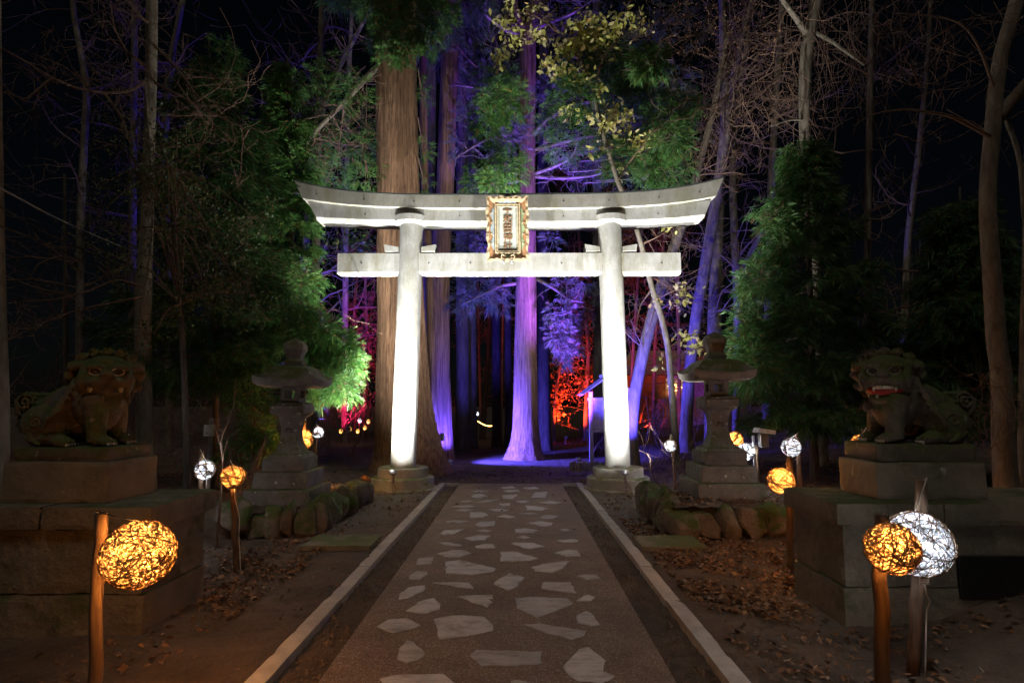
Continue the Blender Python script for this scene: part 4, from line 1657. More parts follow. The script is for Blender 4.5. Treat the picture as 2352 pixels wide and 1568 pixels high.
# T1: the huge cedar behind the left torii pillar
D1 = 13.9
pts, rad = trunk_px([(945, 1100, 88), (943, 1085, 84), (940, 1040, 76), (935, 1000, 70), (930, 950, 65), (926, 900, 61), (924, 800, 56), (922, 712, 53), (918, 580, 51), (916, 440, 49), (912, 300, 48), (910, 150, 47), (908, 0, 46.5), (905, -300, 44), (902, -900, 34)], D1)
T1 = thing('cedar_tree', 'huge reddish brown cedar rising behind the left torii pillar', 'tree', base_of(pts))
mb = MB()
trunk_mesh(mb, pts, rad, 120, 240, .075, .25, .38, 21, 6)
obj('trunk', mb, M['cedar_bark'], T1, True)
rg = np.random.default_rng(31)
wood, fol = MB(), MB()
br = [P(872, 150, D1 - .2), P(840, 180, D1 - .5), P(800, 225, D1 - .7), P(750, 275, D1 - .8), P(715, 312, D1 - .9), P(694, 345, D1 - .9), P(683, 380, D1 - .9)]
lmb = MB()
lp, lr = limb(lmb, br, [.085, .075, .065, .055, .045, .03, .02], 10, 24)
obj('bare_limb', lmb, M['pale_bark'], T1, True)
for k in range(26):
    i_ = rg.integers(3, 23)
    twigs(wood, lp[i_], (rg.normal(0, .6), rg.normal(-.1, .5), -.7 + rg.normal(0, .5)), rg.uniform(.5, 1.3), .014, 1, rg, 3, .3, -.05, .004)
for (u, v, ru, rv, n) in [(770, 165, 45, 40, 70), (725, 185, 45, 40, 70), (810, 210, 50, 40, 70), (745, 250, 70, 45, 120), (700, 290, 60, 45, 110), (800, 290, 70, 45, 120), (840, 255, 45, 50, 80),
                          (740, 340, 70, 40, 120), (820, 350, 60, 40, 100), (690, 375, 60, 40, 100), (770, 395, 60, 35, 100), (840, 400, 50, 35, 70), (660, 330, 45, 50, 70), (855, 330, 35, 45, 60),
                          (1045, 60, 30, 30, 20)]:
    c = P(u, v, D1 + .15 + rg.normal(0, .4))
    k = c[1] / FPX
    puff(fol, wood, c, (ru * k, .38, rv * k), int(n * .85), rg, .95, lp[rg.integers(4, 22)], .016)
for (u, v, ru, rv, n) in [(905, 30, 45, 40, 120), (955, 60, 45, 45, 120), (880, 70, 35, 50, 80), (985, 85, 30, 40, 80), (930, 110, 40, 35, 90), (900, 130, 32, 30, 60), (1010, 30, 40, 35, 80), (860, 15, 45, 30, 70), (990, -10, 60, 40, 120), (970, 215, 14, 45, 20), (972, 330, 16, 50, 26), (978, 420, 12, 25, 14)]:
    c = P(u, v, D1 - .95 + rg.normal(0, .2) if v < 200 else D1 + .3)
    k = c[1] / FPX
    puff(fol, wood, c, (ru * k, .3, rv * k), n, rg, .95, P(910 if v < 200 else 960, v - 60, D1 - .35), .018)
for k in range(26):                                     # higher boughs, above the picture
    z = rg.uniform(12.5, 17.5)
    a = rg.uniform(.2, 2.9)
    s = np.array([-2.6, D1, z])
    bough(fol, wood, s, s + np.array([math.cos(a), math.sin(a), -.15]) * rg.uniform(1.6, 3), 70, .5, rg)
obj('branches', wood, M['twig'], T1, True)  # branches and twigs that carry the foliage
obj('crown', fol, M['needles'], T1)

# T2: second trunk, blue lit foot
D2 = 17.2
pts, rad = trunk_px([(1016, 1062, 27), (1015, 1040, 26), (1013, 990, 25), (1012, 940, 25), (1008, 860, 24.5), (1009, 760, 23), (1010, 690, 22), (1013, 600, 21.5), (1018, 500, 20), (1022, 440, 19.5), (1030, 200, 19), (1037, 0, 18.5), (1045, -300, 17), (1050, -800, 12)], D2)
T2 = thing('cedar_tree', 'cedar with a blue lit foot between the huge cedar and the purple one', 'tree', base_of(pts))
mb = MB()
trunk_mesh(mb, pts, rad, 90, 220, .07, .2, .35, 22)
obj('trunk', mb, M['cedar_bark'], T2, True)
fol, wood = MB(), MB()
rg = np.random.default_rng(32)
for k in range(30):
    z = rg.uniform(12, 19)
    a = rg.uniform(0, 6.28)
    s = np.array([-1.9, D2, z])
    bough(fol, wood, s, s + np.array([math.cos(a), math.sin(a), -.15]) * rg.uniform(1.4, 2.6), 60, .5, rg)
for (u, v, ru, rv, n) in [(1085, 20, 35, 30, 30), (1060, 330, 30, 40, 24)]:
    c = P(u, v, D2 - .6)
    k = c[1] / FPX
    puff(fol, wood, c, (ru * k, .5, rv * k), n, rg, 1.1, P(1035, v - 30, D2), .016)
obj('branches', wood, M['twig'], T2, True)
obj('crown', fol, M['needles_deep'], T2)

# T3: the purple lit cedar
D3 = 17.3
pts, rad = trunk_px([(1203, 1062, 46), (1204, 1050, 42), (1206, 1020, 34), (1207, 990, 30), (1207, 950, 28), (1207, 900, 27), (1207, 800, 25), (1208, 712, 24), (1209, 620, 23.5), (1210, 440, 20), (1211, 300, 19), (1213, 150, 19), (1213, 95, 18), (1228, 20, 12), (1243, -60, 11), (1250, -400, 8)], D3)
T3 = thing('cedar_tree', 'purple lit cedar with a flared foot standing in the middle of the torii opening', 'tree', base_of(pts))
mb = MB()
trunk_mesh(mb, pts, rad, 96, 240, .075, .18, .3, 23, 6)
limb(mb, [P(1211, 110, D3), P(1200, 60, D3), P(1180, 10, D3), P(1165, -80, D3)], [.16, .12, .10, .08], 10)
obj('trunk', mb, M['cedar_bark'], T3, True)
rg = np.random.default_rng(33)
wood, fol = MB(), MB()
limbs3 = [[(1195, 305, 0), (1140, 312, -.6), (1100, 328, -1.1), (1045, 365, -1.6)],
          [(1225, 310, 0), (1250, 280, -.5), (1290, 255, -1), (1340, 235, -1.6)],
          [(1225, 345, 0), (1290, 328, -.8), (1370, 310, -1.4), (1420, 300, -1.9)],
          [(1225, 405, 0), (1290, 410, -.8), (1360, 405, -1.3), (1420, 385, -1.8)],
          [(1225, 400, 0), (1270, 385, -.8), (1320, 360, -1.4), (1330, 300, -1.8)],
          [(1195, 225, 0), (1140, 215, -.7), (1080, 200, -1.3), (1045, 195, -1.6)],
          [(1195, 80, 0), (1160, 70, -.6), (1120, 40, -1), (1090, 10, -1.3)],
          [(1222, 70, 0), (1270, 50, -.7), (1320, 30, -1.2), (1360, 0, -1.6)],
          [(1195, 415, 0), (1160, 420, -.4), (1120, 445, -.9), (1085, 425, -1.5)],
          [(1192, 650, 0), (1150, 655, -.3), (1100, 680, -.6), (1060, 700, -.8)],
          [(1232, 640, 0), (1270, 660, -.3), (1310, 690, -.5), (1345, 695, -.6)]]
for L in limbs3:
    q_ = [P(u, v, D3 + y) for u, v, y in L]
    lp, lr = limb(wood, q_, [.065, .05, .035, .018], 8, 16)
    for k in range(9):
        i_ = rg.integers(4, 16)
        twigs(wood, lp[i_], (rg.normal(0, .7), rg.normal(-.2, .6), rg.normal(-.25, .6)), rg.uniform(.4, 1.0), .012, 1, rg, 3, .35, 0, .004)
front = [(1140, 190, 55, 50, 90), (1160, 225, 60, 45, 110), (1120, 270, 45, 35, 60), (1268, 280, 35, 30, 50), (1130, 300, 40, 30, 50), (1160, 375, 50, 45, 100), (1140, 420, 45, 30, 60),
         (1090, 420, 40, 30, 40), (1330, 160, 50, 45, 90), (1320, 215, 55, 45, 90), (1300, 330, 45, 40, 60), (1440, 165, 60, 45, 130), (1490, 145, 45, 40, 110), (1480, 210, 60, 45, 130),
         (1420, 215, 50, 45, 90), (1530, 270, 50, 40, 110), (1570, 245, 35, 45, 80), (1540, 315, 45, 40, 90), (1480, 345, 60, 45, 120), (1500, 395, 50, 35, 100), (1420, 370, 50, 40, 80), (1380, 300, 45, 40, 60), (1560, 390, 30, 30, 40), (1380, 110, 60, 50, 80)]
for (u, v, ru, rv, n) in front:
    c = P(u, v, D3 - 3.3 + rg.normal(0, .5))
    k = c[1] / FPX
    puff(fol, wood, c, (ru * k, .4, rv * k), int(n * 1.7), rg, 1.0, P(1212 + (u - 1212) * .45, v + 25, D3 - 1.2), .022)
obj('branches', wood, M['grey_bark'], T3, True)
deep = MB()
for k in range(95):                                    # the shaded inner crown that catches the coloured light
    u, v = rg.uniform(1045, 1600), rg.uniform(-20, 430)
    if abs(u - 1211) < 30 and v > 60:
        continue
    c = P(u, v, D3 + rg.uniform(-.8, 2.6))
    kk = c[1] / FPX
    puff(deep, None, c, (50 * kk, .5, 40 * kk), 34, rg, 1.15)
for (u, v, ru, rv, n) in [(1080, 540, 40, 30, 60), (1130, 560, 40, 35, 70), (1070, 600, 30, 40, 60), (1100, 660, 45, 40, 90), (1060, 690, 30, 45, 70), (1140, 690, 40, 30, 60), (1160, 620, 30, 40, 50), (1265, 560, 30, 30, 30), (1300, 640, 30, 40, 40),
                          (1290, 720, 32, 28, 70), (1285, 765, 28, 30, 70), (1310, 745, 30, 40, 80), (1300, 800, 28, 25, 60), (1345, 700, 30, 45, 60), (1340, 640, 30, 30, 40), (1290, 820, 20, 18, 25)]:
    c = P(u, v, D3 + rg.uniform(-1.0, .3))
    kk = c[1] / FPX
    puff(deep, None, c, (ru * kk, .45, rv * kk), n, rg, 1.1)
obj('crown', fol, M['needles'], T3)
obj('inner_crown', deep, M['needles_deep'], T3)


def simple_tree(name, label, pts_px, D, barkm, seed, seg=20, n=60, flute=.03, flare=.3, group=None, build=None, fh=.3, smooth=True, dy=None, cat='tree', crownmat=None, twigmat='twig', crown='crown'):
    pts, rad = trunk_px(pts_px, D, dy)
    g = float(gh(pts[0][0], pts[0][1])) - .08
    if pts[0][2] > g + .05:
        pts = np.concatenate([[[pts[0][0], pts[0][1], g]], pts])
        rad = np.concatenate([[rad[0] * 1.05], rad])
    t = thing(name, label, cat, (pts[0][0], pts[0][1], g + .08), group)
    mb, wood, fol = MB(), MB(), MB()
    trunk_mesh(mb, pts, rad, seg, n, flute, flare, fh, seed)
    rg = np.random.default_rng(seed)
    if build:
        build(pts, rad, mb, wood, fol, rg)
    obj('trunk', mb, M[barkm], t, smooth)
    if wood.n:
        obj('branches', wood, M[twigmat], t, True)  # branches and twigs of the tree
    if fol.n:
        obj(crown, fol, M[crownmat or 'needles'], t)
    return t


# thin trunk and the black one beside it, far behind
simple_tree('cedar_tree', 'thin pale cedar trunk glimpsed right behind the huge cedar', [(1000, 1040, 11), (985, 600, 9.5), (975, 440, 9), (969, 0, 8.5), (966, -400, 7)], 16.2, 'cedar_bark', 41)
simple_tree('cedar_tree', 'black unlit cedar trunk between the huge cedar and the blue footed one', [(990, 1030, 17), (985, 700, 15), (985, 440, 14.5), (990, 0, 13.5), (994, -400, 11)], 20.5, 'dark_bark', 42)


# T4: leaning blue trunk and its neighbours
def b4(pts, rad, mb, wood, fol, rg):
    for k in range(26):
        i_ = rg.integers(3, len(pts))
        twigs(wood, pts[i_] + rg.normal(0, .05, 3), (rg.normal(0, 1), rg.normal(-.2, .8), rg.normal(.4, .6)), rg.uniform(.8, 2.0), .02, 2, rg, 3, .22, .03, .005)


simple_tree('leaning_tree', 'blue lit trunk leaning right just past the right torii pillar', [(1450, 975, 15), (1458, 904, 14), (1477, 808, 14), (1500, 720, 14), (1523, 645, 14), (1550, 560, 12), (1575, 490, 11), (1600, 400, 9), (1640, 250, 7), (1670, 80, 5)], 14.6, 'grey_bark', 43, build=b4)
simple_tree('bare_tree', 'tall slanting blue trunk behind the lichen spotted stone lantern', [(1575, 985, 14), (1583, 860, 13), (1600, 720, 13), (1626, 576, 13), (1649, 432, 12), (1667, 312, 12), (1664, 192, 10), (1660, 80, 8), (1655, -100, 6)], 16.0, 'grey_bark', 44, build=b4)
simple_tree('bare_tree', 'straight violet trunk directly behind the finial of the lichen spotted lantern', [(1635, 985, 16), (1638, 850, 16), (1641, 720, 15), (1648, 552, 13), (1655, 400, 10), (1672, 250, 8), (1700, 100, 6), (1740, -50, 4)], 17.0, 'grey_bark', 45, build=b4)


def b5(pts, rad, mb, wood, fol, rg):
    limb(mb, [P(1690, 640, 17.6), P(1716, 600, 17.5), P(1740, 550, 17.4), P(1790, 480, 17.2)], [.10, .10, .08, .04], 8)
    b4(pts, rad, mb, wood, fol, rg)


simple_tree('bare_tree', 'forked blue trunk between the violet trunk and the dark conifer', [(1690, 985, 8), (1695, 700, 9), (1690, 600, 9), (1683, 450, 8), (1682, 330, 7), (1700, 200, 6), (1720, 60, 4)], 17.5, 'grey_bark', 46, build=b5)


# T6: the slim tree with yellow leaves
def b6(pts, rad, mb, wood, fol, rg):
    D = 13.6
    for L in [[(1420, 415), (1440, 380), (1470, 340), (1500, 320)], [(1395, 345), (1430, 330), (1470, 320), (1510, 315)], [(1375, 275), (1400, 250), (1440, 235)], [(1365, 200), (1385, 130), (1420, 90), (1470, 60)],
              [(1330, 130), (1290, 80), (1240, 72), (1200, 70)], [(1300, 90), (1240, 40), (1200, 25), (1160, 30)], [(1240, 72), (1190, 80), (1160, 110), (1145, 140)], [(1330, 140), (1310, 100), (1320, 40), (1350, 0)],
              [(1372, 160), (1420, 120), (1470, 80), (1500, 60)], [(1475, 560), (1510, 545), (1540, 520)], [(1505, 690), (1540, 670), (1570, 660), (1600, 665)], [(1535, 800), (1560, 780), (1590, 770)], [(1540, 830), (1575, 805), (1610, 800)], [(1500, 660), (1470, 700), (1460, 760)], [(1480, 590), (1500, 640), (1530, 655)]]:
        q_ = [P(u, v, D + rg.normal(0, .25)) for u, v in L]
        lp, lr = limb(wood, q_, np.linspace(.026, .008, len(q_)), 6, 12)
        tips = []
        for k in range(6):
            twigs(wood, lp[rg.integers(4, 12)], rg.normal(0, 1, 3) + np.array([0, 0, -.1]), rg.uniform(.25, .7), .008, 1, rg, 3, .3, 0, .0035, tips=tips)
    for (u, v, ru, rv, n) in [(1165, 40, 30, 35, 60), (1185, 95, 30, 25, 45), (1150, 140, 14, 20, 26), (1240, 85, 35, 20, 45), (1225, 20, 40, 18, 35), (1260, 150, 26, 16, 40), (1285, 165, 22, 12, 30), (1310, 110, 40, 26, 85), (1350, 90, 50, 35, 110), (1400, 60, 50, 35, 80),
                              (1460, 45, 40, 30, 40), (1340, 55, 45, 30, 60), (1380, 110, 45, 25, 60), (1330, 175, 26, 22, 30), (1375, 205, 20, 20, 22), (1410, 265, 35, 22, 60), (1400, 285, 30, 14, 34), (1440, 270, 14, 18, 20), (1300, 255, 18, 14, 18), (1345, 265, 25, 12, 14),
                              (1450, 325, 40, 14, 36), (1490, 322, 22, 10, 30), (1400, 335, 25, 14, 20), (1365, 345, 14, 12, 10), (1425, 395, 12, 14, 8), (1540, 518, 24, 10, 16), (1575, 665, 26, 18, 22), (1560, 700, 22, 14, 12), (1580, 770, 26, 14, 18), (1600, 800, 24, 14, 18), (1510, 690, 18, 20, 10), (1520, 830, 10, 20, 5)]:
        c = P(u, v, D + rg.normal(0, .2))
        k = c[1] / FPX
        n = int(n * 1.5)
        pos = c + rg.normal(0, .55, (n, 3)) * np.array([ru * k, .25, rv * k])
        leafcloud(fol, pos, .14, rg)


simple_tree('slim_tree', 'slim pale tree with sparse yellow leaves leaning left behind the right torii pillar', [(1552, 1010, 8), (1547, 950, 8), (1543, 900, 7.5), (1535, 800, 7), (1520, 730, 7), (1497, 660, 6.5), (1475, 570, 6), (1455, 500, 6), (1420, 420, 6), (1398, 350, 5.5), (1375, 270, 5), (1362, 200, 4.5), (1340, 150, 4), (1300, 90, 3), (1250, 40, 2.2), (1200, -20, 1.6)],
            13.6, 'pale_bark', 47, 12, 90, .02, .2, build=b6, crownmat='yellow')


# T7: right pale trunk with a cloud of russet twigs
def b7(pts, rad, mb, wood, fol, rg):
    D = 12.2
    limb(mb, [P(1853, 78, D), P(1830, 45, D - .3), P(1800, 5, D - .5), P(1760, -60, D - .7)], [.085, .06, .05, .035], 8)
    limb(mb, [P(1862, 70, D), P(1910, 95, D - .2), P(1950, 125, D - .3), P(1985, 150, D - .4)], [.05, .04, .03, .02], 8)
    limb(mb, [P(1850, 275, D), P(1815, 275, D - .3), P(1770, 290, D - .5)], [.03, .02, .012], 6)
    for k in range(150):
        u, v = rg.normal(1720, 130), rg.uniform(-60, 290)
        twigs(wood, P(u, v, D + rg.uniform(-.6, 2.2)), (rg.normal(0, 1), rg.normal(0, .7), rg.normal(-.3, .6)), rg.uniform(.5, 1.6), .012, 2 if k % 3 == 0 else 1, rg, 3, .35, -.04, .0045)
    for k in range(50):                               # hanging vines
        u, v = rg.uniform(1800, 2050), rg.uniform(-60, 200)
        p = P(u, v, D + rg.uniform(-.5, 1.5))
        q_ = [p]
        for j in range(8):
            q_.append(q_[-1] + np.array([rg.normal(0, .09), rg.normal(0, .07), -rg.uniform(.1, .4)]))
        wood.tube(resample(np.array(q_), np.full(9, .008), 18)[0], .007, 4, False)
    c = [P(rg.normal(1640, 90), rg.uniform(-20, 130), D + rg.uniform(0, 1.5)) for _ in range(800)]
    leafcloud(fol, c, .05, rg)


simple_tree('bare_tree', 'pale bare tree with a tangle of russet twigs rising out of the right conifer', [(1885, 1000, 12), (1880, 850, 12), (1872, 650, 12), (1862, 500, 12), (1852, 380, 12), (1848, 300, 12), (1848, 200, 13), (1853, 120, 14), (1860, 70, 14), (1872, 20, 13), (1885, -60, 12), (1900, -300, 9)], 12.2, 'pale_bark', 48, 16, 70, build=b7, crownmat='russet', crown='dry_leaves')


# T8: right foreground tree
def b8(pts, rad, mb, wood, fol, rg):
    D = 6.6
    limb(mb, [P(2288, 275, D), P(2320, 235, D), P(2360, 190, D - .1), P(2420, 120, D - .2)], [.085, .07, .065, .05], 10)
    limb(wood, [P(2283, 320, D), P(2230, 290, D - .2), P(2180, 265, D - .3), P(2080, 250, D - .5), P(2000, 262, D - .6), P(1960, 290, D - .7)], [.03, .022, .018, .012, .008, .004], 6, 24)
    limb(wood, [P(2200, 273, D - .25), P(2150, 300, D - .3), P(2100, 335, D - .3)], [.010, .006, .003], 5)
    limb(wood, [P(2295, 240, D), P(2255, 120, D - .1), P(2220, 60, D - .2), P(2170, 40, D - .3), P(2060, 30, D - .5)], [.022, .017, .014, .010, .006], 6, 24)
    limb(mb, [P(2300, 250, D), P(2330, 320, D + .1), P(2345, 380, D + .1), P(2352, 500, D + .1)], [.03, .028, .026, .024], 8)
    for k in range(34):
        p = P(rg.uniform(2000, 2330), rg.uniform(-20, 330), D - rg.uniform(0, .6))
        twigs(wood, p, rg.normal(0, 1, 3), rg.uniform(.3, .8), .006, 1, rg, 3, .3, 0, .0025)
    for k in range(12):
        p = P(rg.uniform(2255, 2352), rg.uniform(930, 1060), D - rg.uniform(.2, .6))
        twigs(wood, p, (rg.normal(0, .4), rg.normal(0, .3), 1), rg.uniform(.4, .9), .006, 1, rg, 3, .25, 0, .003)


simple_tree('bare_tree', 'rough barked bare tree behind the open mouthed lion, curving up to the corner', [(2312, 1125, 24), (2306, 1050, 22), (2302, 950, 21), (2300, 860, 20), (2288, 780, 19), (2282, 680, 18), (2274, 580, 17), (2268, 480, 16.5), (2270, 400, 16), (2280, 300, 16), (2288, 200, 15), (2300, 120, 15), (2325, 40, 15), (2350, -60, 14), (2390, -250, 12)], 6.6, 'grey_bark', 49, 24, 120, .04, .25, build=b8)
simple_tree('bare_tree', 'thin dim trunk between the rough barked tree and the picture edge behind the lion', [(2345, 1120, 10), (2348, 1000, 9), (2352, 800, 9), (2357, 600, 8), (2362, 300, 7), (2365, 0, 6)], 7.6, 'grey_bark', 50, 14, 60)


# T9: left pale trunk with a climbing vine
def b9(pts, rad, mb, wood, fol, rg):
    D = 8.6
    z = np.linspace(0, 1, 50)
    p, r_ = resample(pts, rad, 90)
    idx = (z * 62).astype(int)
    a = 1.2 + 1.1 * np.sin(z * 7)
    a = -a
    q_ = p[idx] + np.stack([np.cos(a), np.sin(a), 0 * a], -1) * (r_[idx] * 1.02)[:, None]
    mb.tube(q_, .022, 6)
    for L in [[(345, 180), (300, 210), (240, 215), (180, 205), (120, 180), (40, 130), (-40, 90)], [(345, 160), (290, 120), (260, 60), (250, -20)], [(240, 215), (280, 270), (300, 330), (315, 400)], [(355, 190), (420, 225), (500, 265), (570, 300)], [(350, 100), (400, 150), (440, 200), (460, 260)], [(350, 60), (310, 30), (280, -20)], [(120, 180), (60, 230), (0, 210)]]:
        q_ = [P(u, v, D - .3 * k) for k, (u, v) in enumerate(L)]
        lp, lr = limb(wood, q_, np.linspace(.028, .007, len(q_)), 6, 24)
        for k in range(12):
            twigs(wood, lp[rg.integers(4, 24)], rg.normal(0, 1, 3), rg.uniform(.4, 1.1), .008, 2 if k % 3 == 0 else 1, rg, 3, .3, 0, .003)
    for L in [[(330, 680), (290, 690), (230, 700), (150, 720), (60, 760), (0, 790)], [(330, 660), (270, 640), (200, 670), (120, 690), (0, 690)]]:
        q_ = [P(u, v, D - .5 - .25 * k) for k, (u, v) in enumerate(L)]
        lp, lr = limb(wood, q_, np.linspace(.02, .006, len(q_)), 6, 24)
        for k in range(12):
            twigs(wood, lp[rg.integers(4, 24)], rg.normal(0, 1, 3), rg.uniform(.3, .8), .006, 1, rg, 3, .3, 0, .003)


simple_tree('bare_tree', 'pale trunk wrapped by a climbing vine behind the closed mouthed lion', [(342, 1115, 17), (338, 1050, 16), (332, 950, 16), (330, 850, 17), (329, 780, 17), (328, 690, 18), (333, 600, 15), (338, 500, 13), (341, 380, 12), (345, 250, 12), (348, 120, 12), (349, 0, 12), (350, -200, 10)], 8.6, 'pale_bark', 51, 22, 110, .03, .2, build=b9)
simple_tree('bare_tree', 'pale trunk at the picture edge behind the closed mouthed lion', [(6, 1080, 14), (6, 950, 14), (4, 850, 13), (1, 740, 12), (-4, 500, 11), (-8, 200, 10), (-10, -100, 9)], 6.9, 'pale_bark', 52, 18, 60)


# T11: the left conifers
def b11(pts, rad, mb, wood, fol, rg):
    b0_ = pts[0]
    for k in range(46):
        v = 130 + 760 * (k + rg.random()) / 46
        f = (v - 130) / 760
        D = 9.9
        s = P(497, v - 15, D)
        a = k * 2.4 + rg.normal(0, .3)
        rr = (.35 + 1.25 * min(1, f * 1.6)) * rg.uniform(.4, 1.2)
        e = s + np.array([rr * math.cos(a), rr * math.sin(a), rr * rg.uniform(-.35, .1)])
        bough(fol, wood, s, e, int(40 + 55 * rr), .2 + .2 * rr, rg, .10, .02)


simple_tree('cedar_sapling', 'dark young cedar standing behind the post of the grey junction box', [(500, 1085, 9), (497, 980, 8), (496, 800, 7.5), (493, 600, 7), (490, 400, 6), (486, 200, 4), (480, 90, 2)], 9.9, 'dark_bark', 53, 12, 60, build=b11, crownmat='needles_dark')


def b11b(pts, rad, mb, wood, fol, rg):
    D = 12.6
    for k in range(46):
        v = 150 + 640 * (k + rg.random()) / 46
        s = P(672, v, D)
        a = k * 2.4 + rg.normal(0, .3)
        f = (v - 150) / 640
        rr = (.25 + .55 * min(1, f * 1.8)) * rg.uniform(.6, 1.1)
        e = s + np.array([rr * math.cos(a) - .25, rr * math.sin(a), rr * rg.uniform(-.25, .15)])
        bough(fol, wood, s, e, int(36 + 60 * rr), .2 + .2 * rr, rg, .1, .016)
    for (u, v, ru, rv, n) in [(760, 790, 50, 35, 170), (735, 760, 45, 35, 140), (775, 840, 45, 40, 190), (720, 820, 45, 40, 130), (795, 815, 28, 35, 110), (745, 870, 40, 40, 150), (785, 885, 28, 25, 90), (700, 870, 30, 35, 70), (690, 760, 40, 40, 110), (660, 800, 40, 40, 80), (640, 740, 50, 45, 120), (705, 905, 22, 20, 40),
                              (600, 770, 45, 35, 90), (585, 840, 40, 40, 70), (560, 905, 25, 25, 30), (650, 690, 55, 40, 130), (690, 640, 40, 50, 120)]:
        c = P(u, v, D - (2.6 if v > 720 else .2) + rg.normal(0, .3))
        k = c[1] / FPX
        puff(fol, wood, c, (ru * k, .35, rv * k), n, rg, .9, P(672, v - 60, D - .3), .016)
    for k in range(20):                               # dry brown hanging bits and long thin boughs
        twigs(wood, P(rg.uniform(600, 760), rg.uniform(560, 900), D - 2.0), (rg.normal(0, 1), rg.normal(-.2, .4), -.3), rg.uniform(.5, 1.1), .008, 1, rg, 3, .25, -.05, .003)


simple_tree('cedar_sapling', 'bright green young cedar overhanging the roof of a stone lantern', [(672, 1060, 8), (672, 900, 7), (672, 700, 6), (668, 450, 5), (664, 250, 3.5), (660, 130, 2)], 12.6, 'dark_bark', 54, 12, 60, build=b11b)


def b12(pts, rad, mb, wood, fol, rg):
    D = 10.4
    for k in range(50):
        v = 330 + 640 * (k + rg.random()) / 50
        f = (v - 330) / 640
        s = P(1850, v - 15, D)
        a = k * 2.4 + rg.normal(0, .3)
        rr = (.2 + 1.2 * min(1, f * 1.5)) * rg.uniform(.4, 1.25) * (1 - .35 * max(0, f - .8) / .2)
        e = s + np.array([rr * math.cos(a), rr * math.sin(a), rr * rg.uniform(-.35, .1)])
        bough(fol, wood, s, e, int(36 + 60 * rr), .2 + .2 * rr, rg, .10, .018)
    for (u, v, ru, rv, n) in [(1725, 790, 35, 40, 140), (1715, 740, 30, 35, 90), (1745, 840, 40, 40, 120), (1705, 800, 20, 30, 60), (1770, 500, 30, 40, 60), (1740, 640, 35, 40, 90)]:
        c = P(u, v, D - .9 + rg.normal(0, .2))
        k = c[1] / FPX
        puff(fol, wood, c, (ru * k, .35, rv * k), n, rg, .9, P(1800, v - 40, D - .4), .016)


simple_tree('cedar_sapling', 'dark green young cedar beside the roof of the lichen spotted stone lantern', [(1868, 1010, 9), (1866, 900, 8), (1862, 750, 7), (1858, 600, 6), (1852, 420, 4), (1848, 300, 2)], 10.4, 'dark_bark', 55, 12, 60, build=b12, crownmat='needles_dark')


def b13(pts, rad, mb, wood, fol, rg):
    D = 9.4
    for k in range(56):
        v = 470 + 470 * (k + rg.random()) / 56
        f = (v - 470) / 470
        s = P(2205, v - 15, D)
        a = k * 2.4 + rg.normal(0, .3)
        rr = (.2 + 1.15 * min(1, f * 1.3)) * rg.uniform(.4, 1.2)
        e = s + np.array([rr * math.cos(a), rr * math.sin(a), rr * rg.uniform(-.35, .1)])
        bough(fol, wood, s, e, int(32 + 44 * rr), .2 + .2 * rr, rg, .10, .018)


simple_tree('cedar_sapling', 'dim young cedar directly behind the open mouthed lion', [(2205, 1080, 9), (2205, 900, 8), (2205, 700, 6), (2205, 520, 4), (2205, 430, 2)], 9.4, 'dark_bark', 56, 12, 50, build=b13, crownmat='needles_dark')


# T14: the broadleaf evergreen at the left
def b14(pts, rad, mb, wood, fol, rg):
    D = 7.9
    for k in range(60):
        u = rg.uniform(190, 590)
        v = rg.uniform(280, 770)
        if v < 420 and (u > 420 or u < 240):
            continue
        if v > 640 and u < 330:
            continue
        c = P(u, v, D + rg.normal(0, .5))
        q_ = pts[rg.integers(3, len(pts))]
        limb(wood, [q_, (q_ + c) / 2 + np.array([0, 0, .15]), c], [.016, .01, .004], 5, 8)
        for j in range(3):
            twigs(wood, c, rg.normal(0, 1, 3), .4, .005, 1, rg, 3, .3, 0, .0025)
        pos = c + rg.normal(0, 1, (95, 3)) * np.array([.20, .22, .13])
        leafcloud(fol, pos, .045, rg)


simple_tree('evergreen_tree', 'dark broadleaf evergreen with small leaves above the closed mouthed lion', [(430, 1090, 8), (425, 900, 7), (415, 700, 6), (400, 520, 5), (385, 380, 3)], 7.9, 'dark_bark', 57, 12, 50, build=b14, crownmat='broadleaf')


# ---------------- background wood: trunks that can be told apart, all bare or nearly so
def bbg(level=2, n=22, rmin=.006, L=(1.0, 2.4), clumps=()):
    def f(pts, rad, mb, wood, fol, rg):
        for (u, v, ru, rv, m_) in clumps:
            c = P(u, v, pts[-1][1] + rg.normal(0, .3))
            kk = c[1] / FPX
            leafcloud(fol, c + rg.normal(0, .5, (m_, 3)) * np.array([ru * kk, .5, rv * kk]), .13, rg)
        p, r_ = resample(pts, rad, 40)
        for k in range(n):
            i_ = rg.integers(8, 40)
            twigs(wood, p[i_], (rg.normal(0, 1), rg.normal(0, .8), rg.normal(.45, .5)), rg.uniform(*L), r_[i_] * .35, level, rg, 3, .2, .04, rmin)
    return f


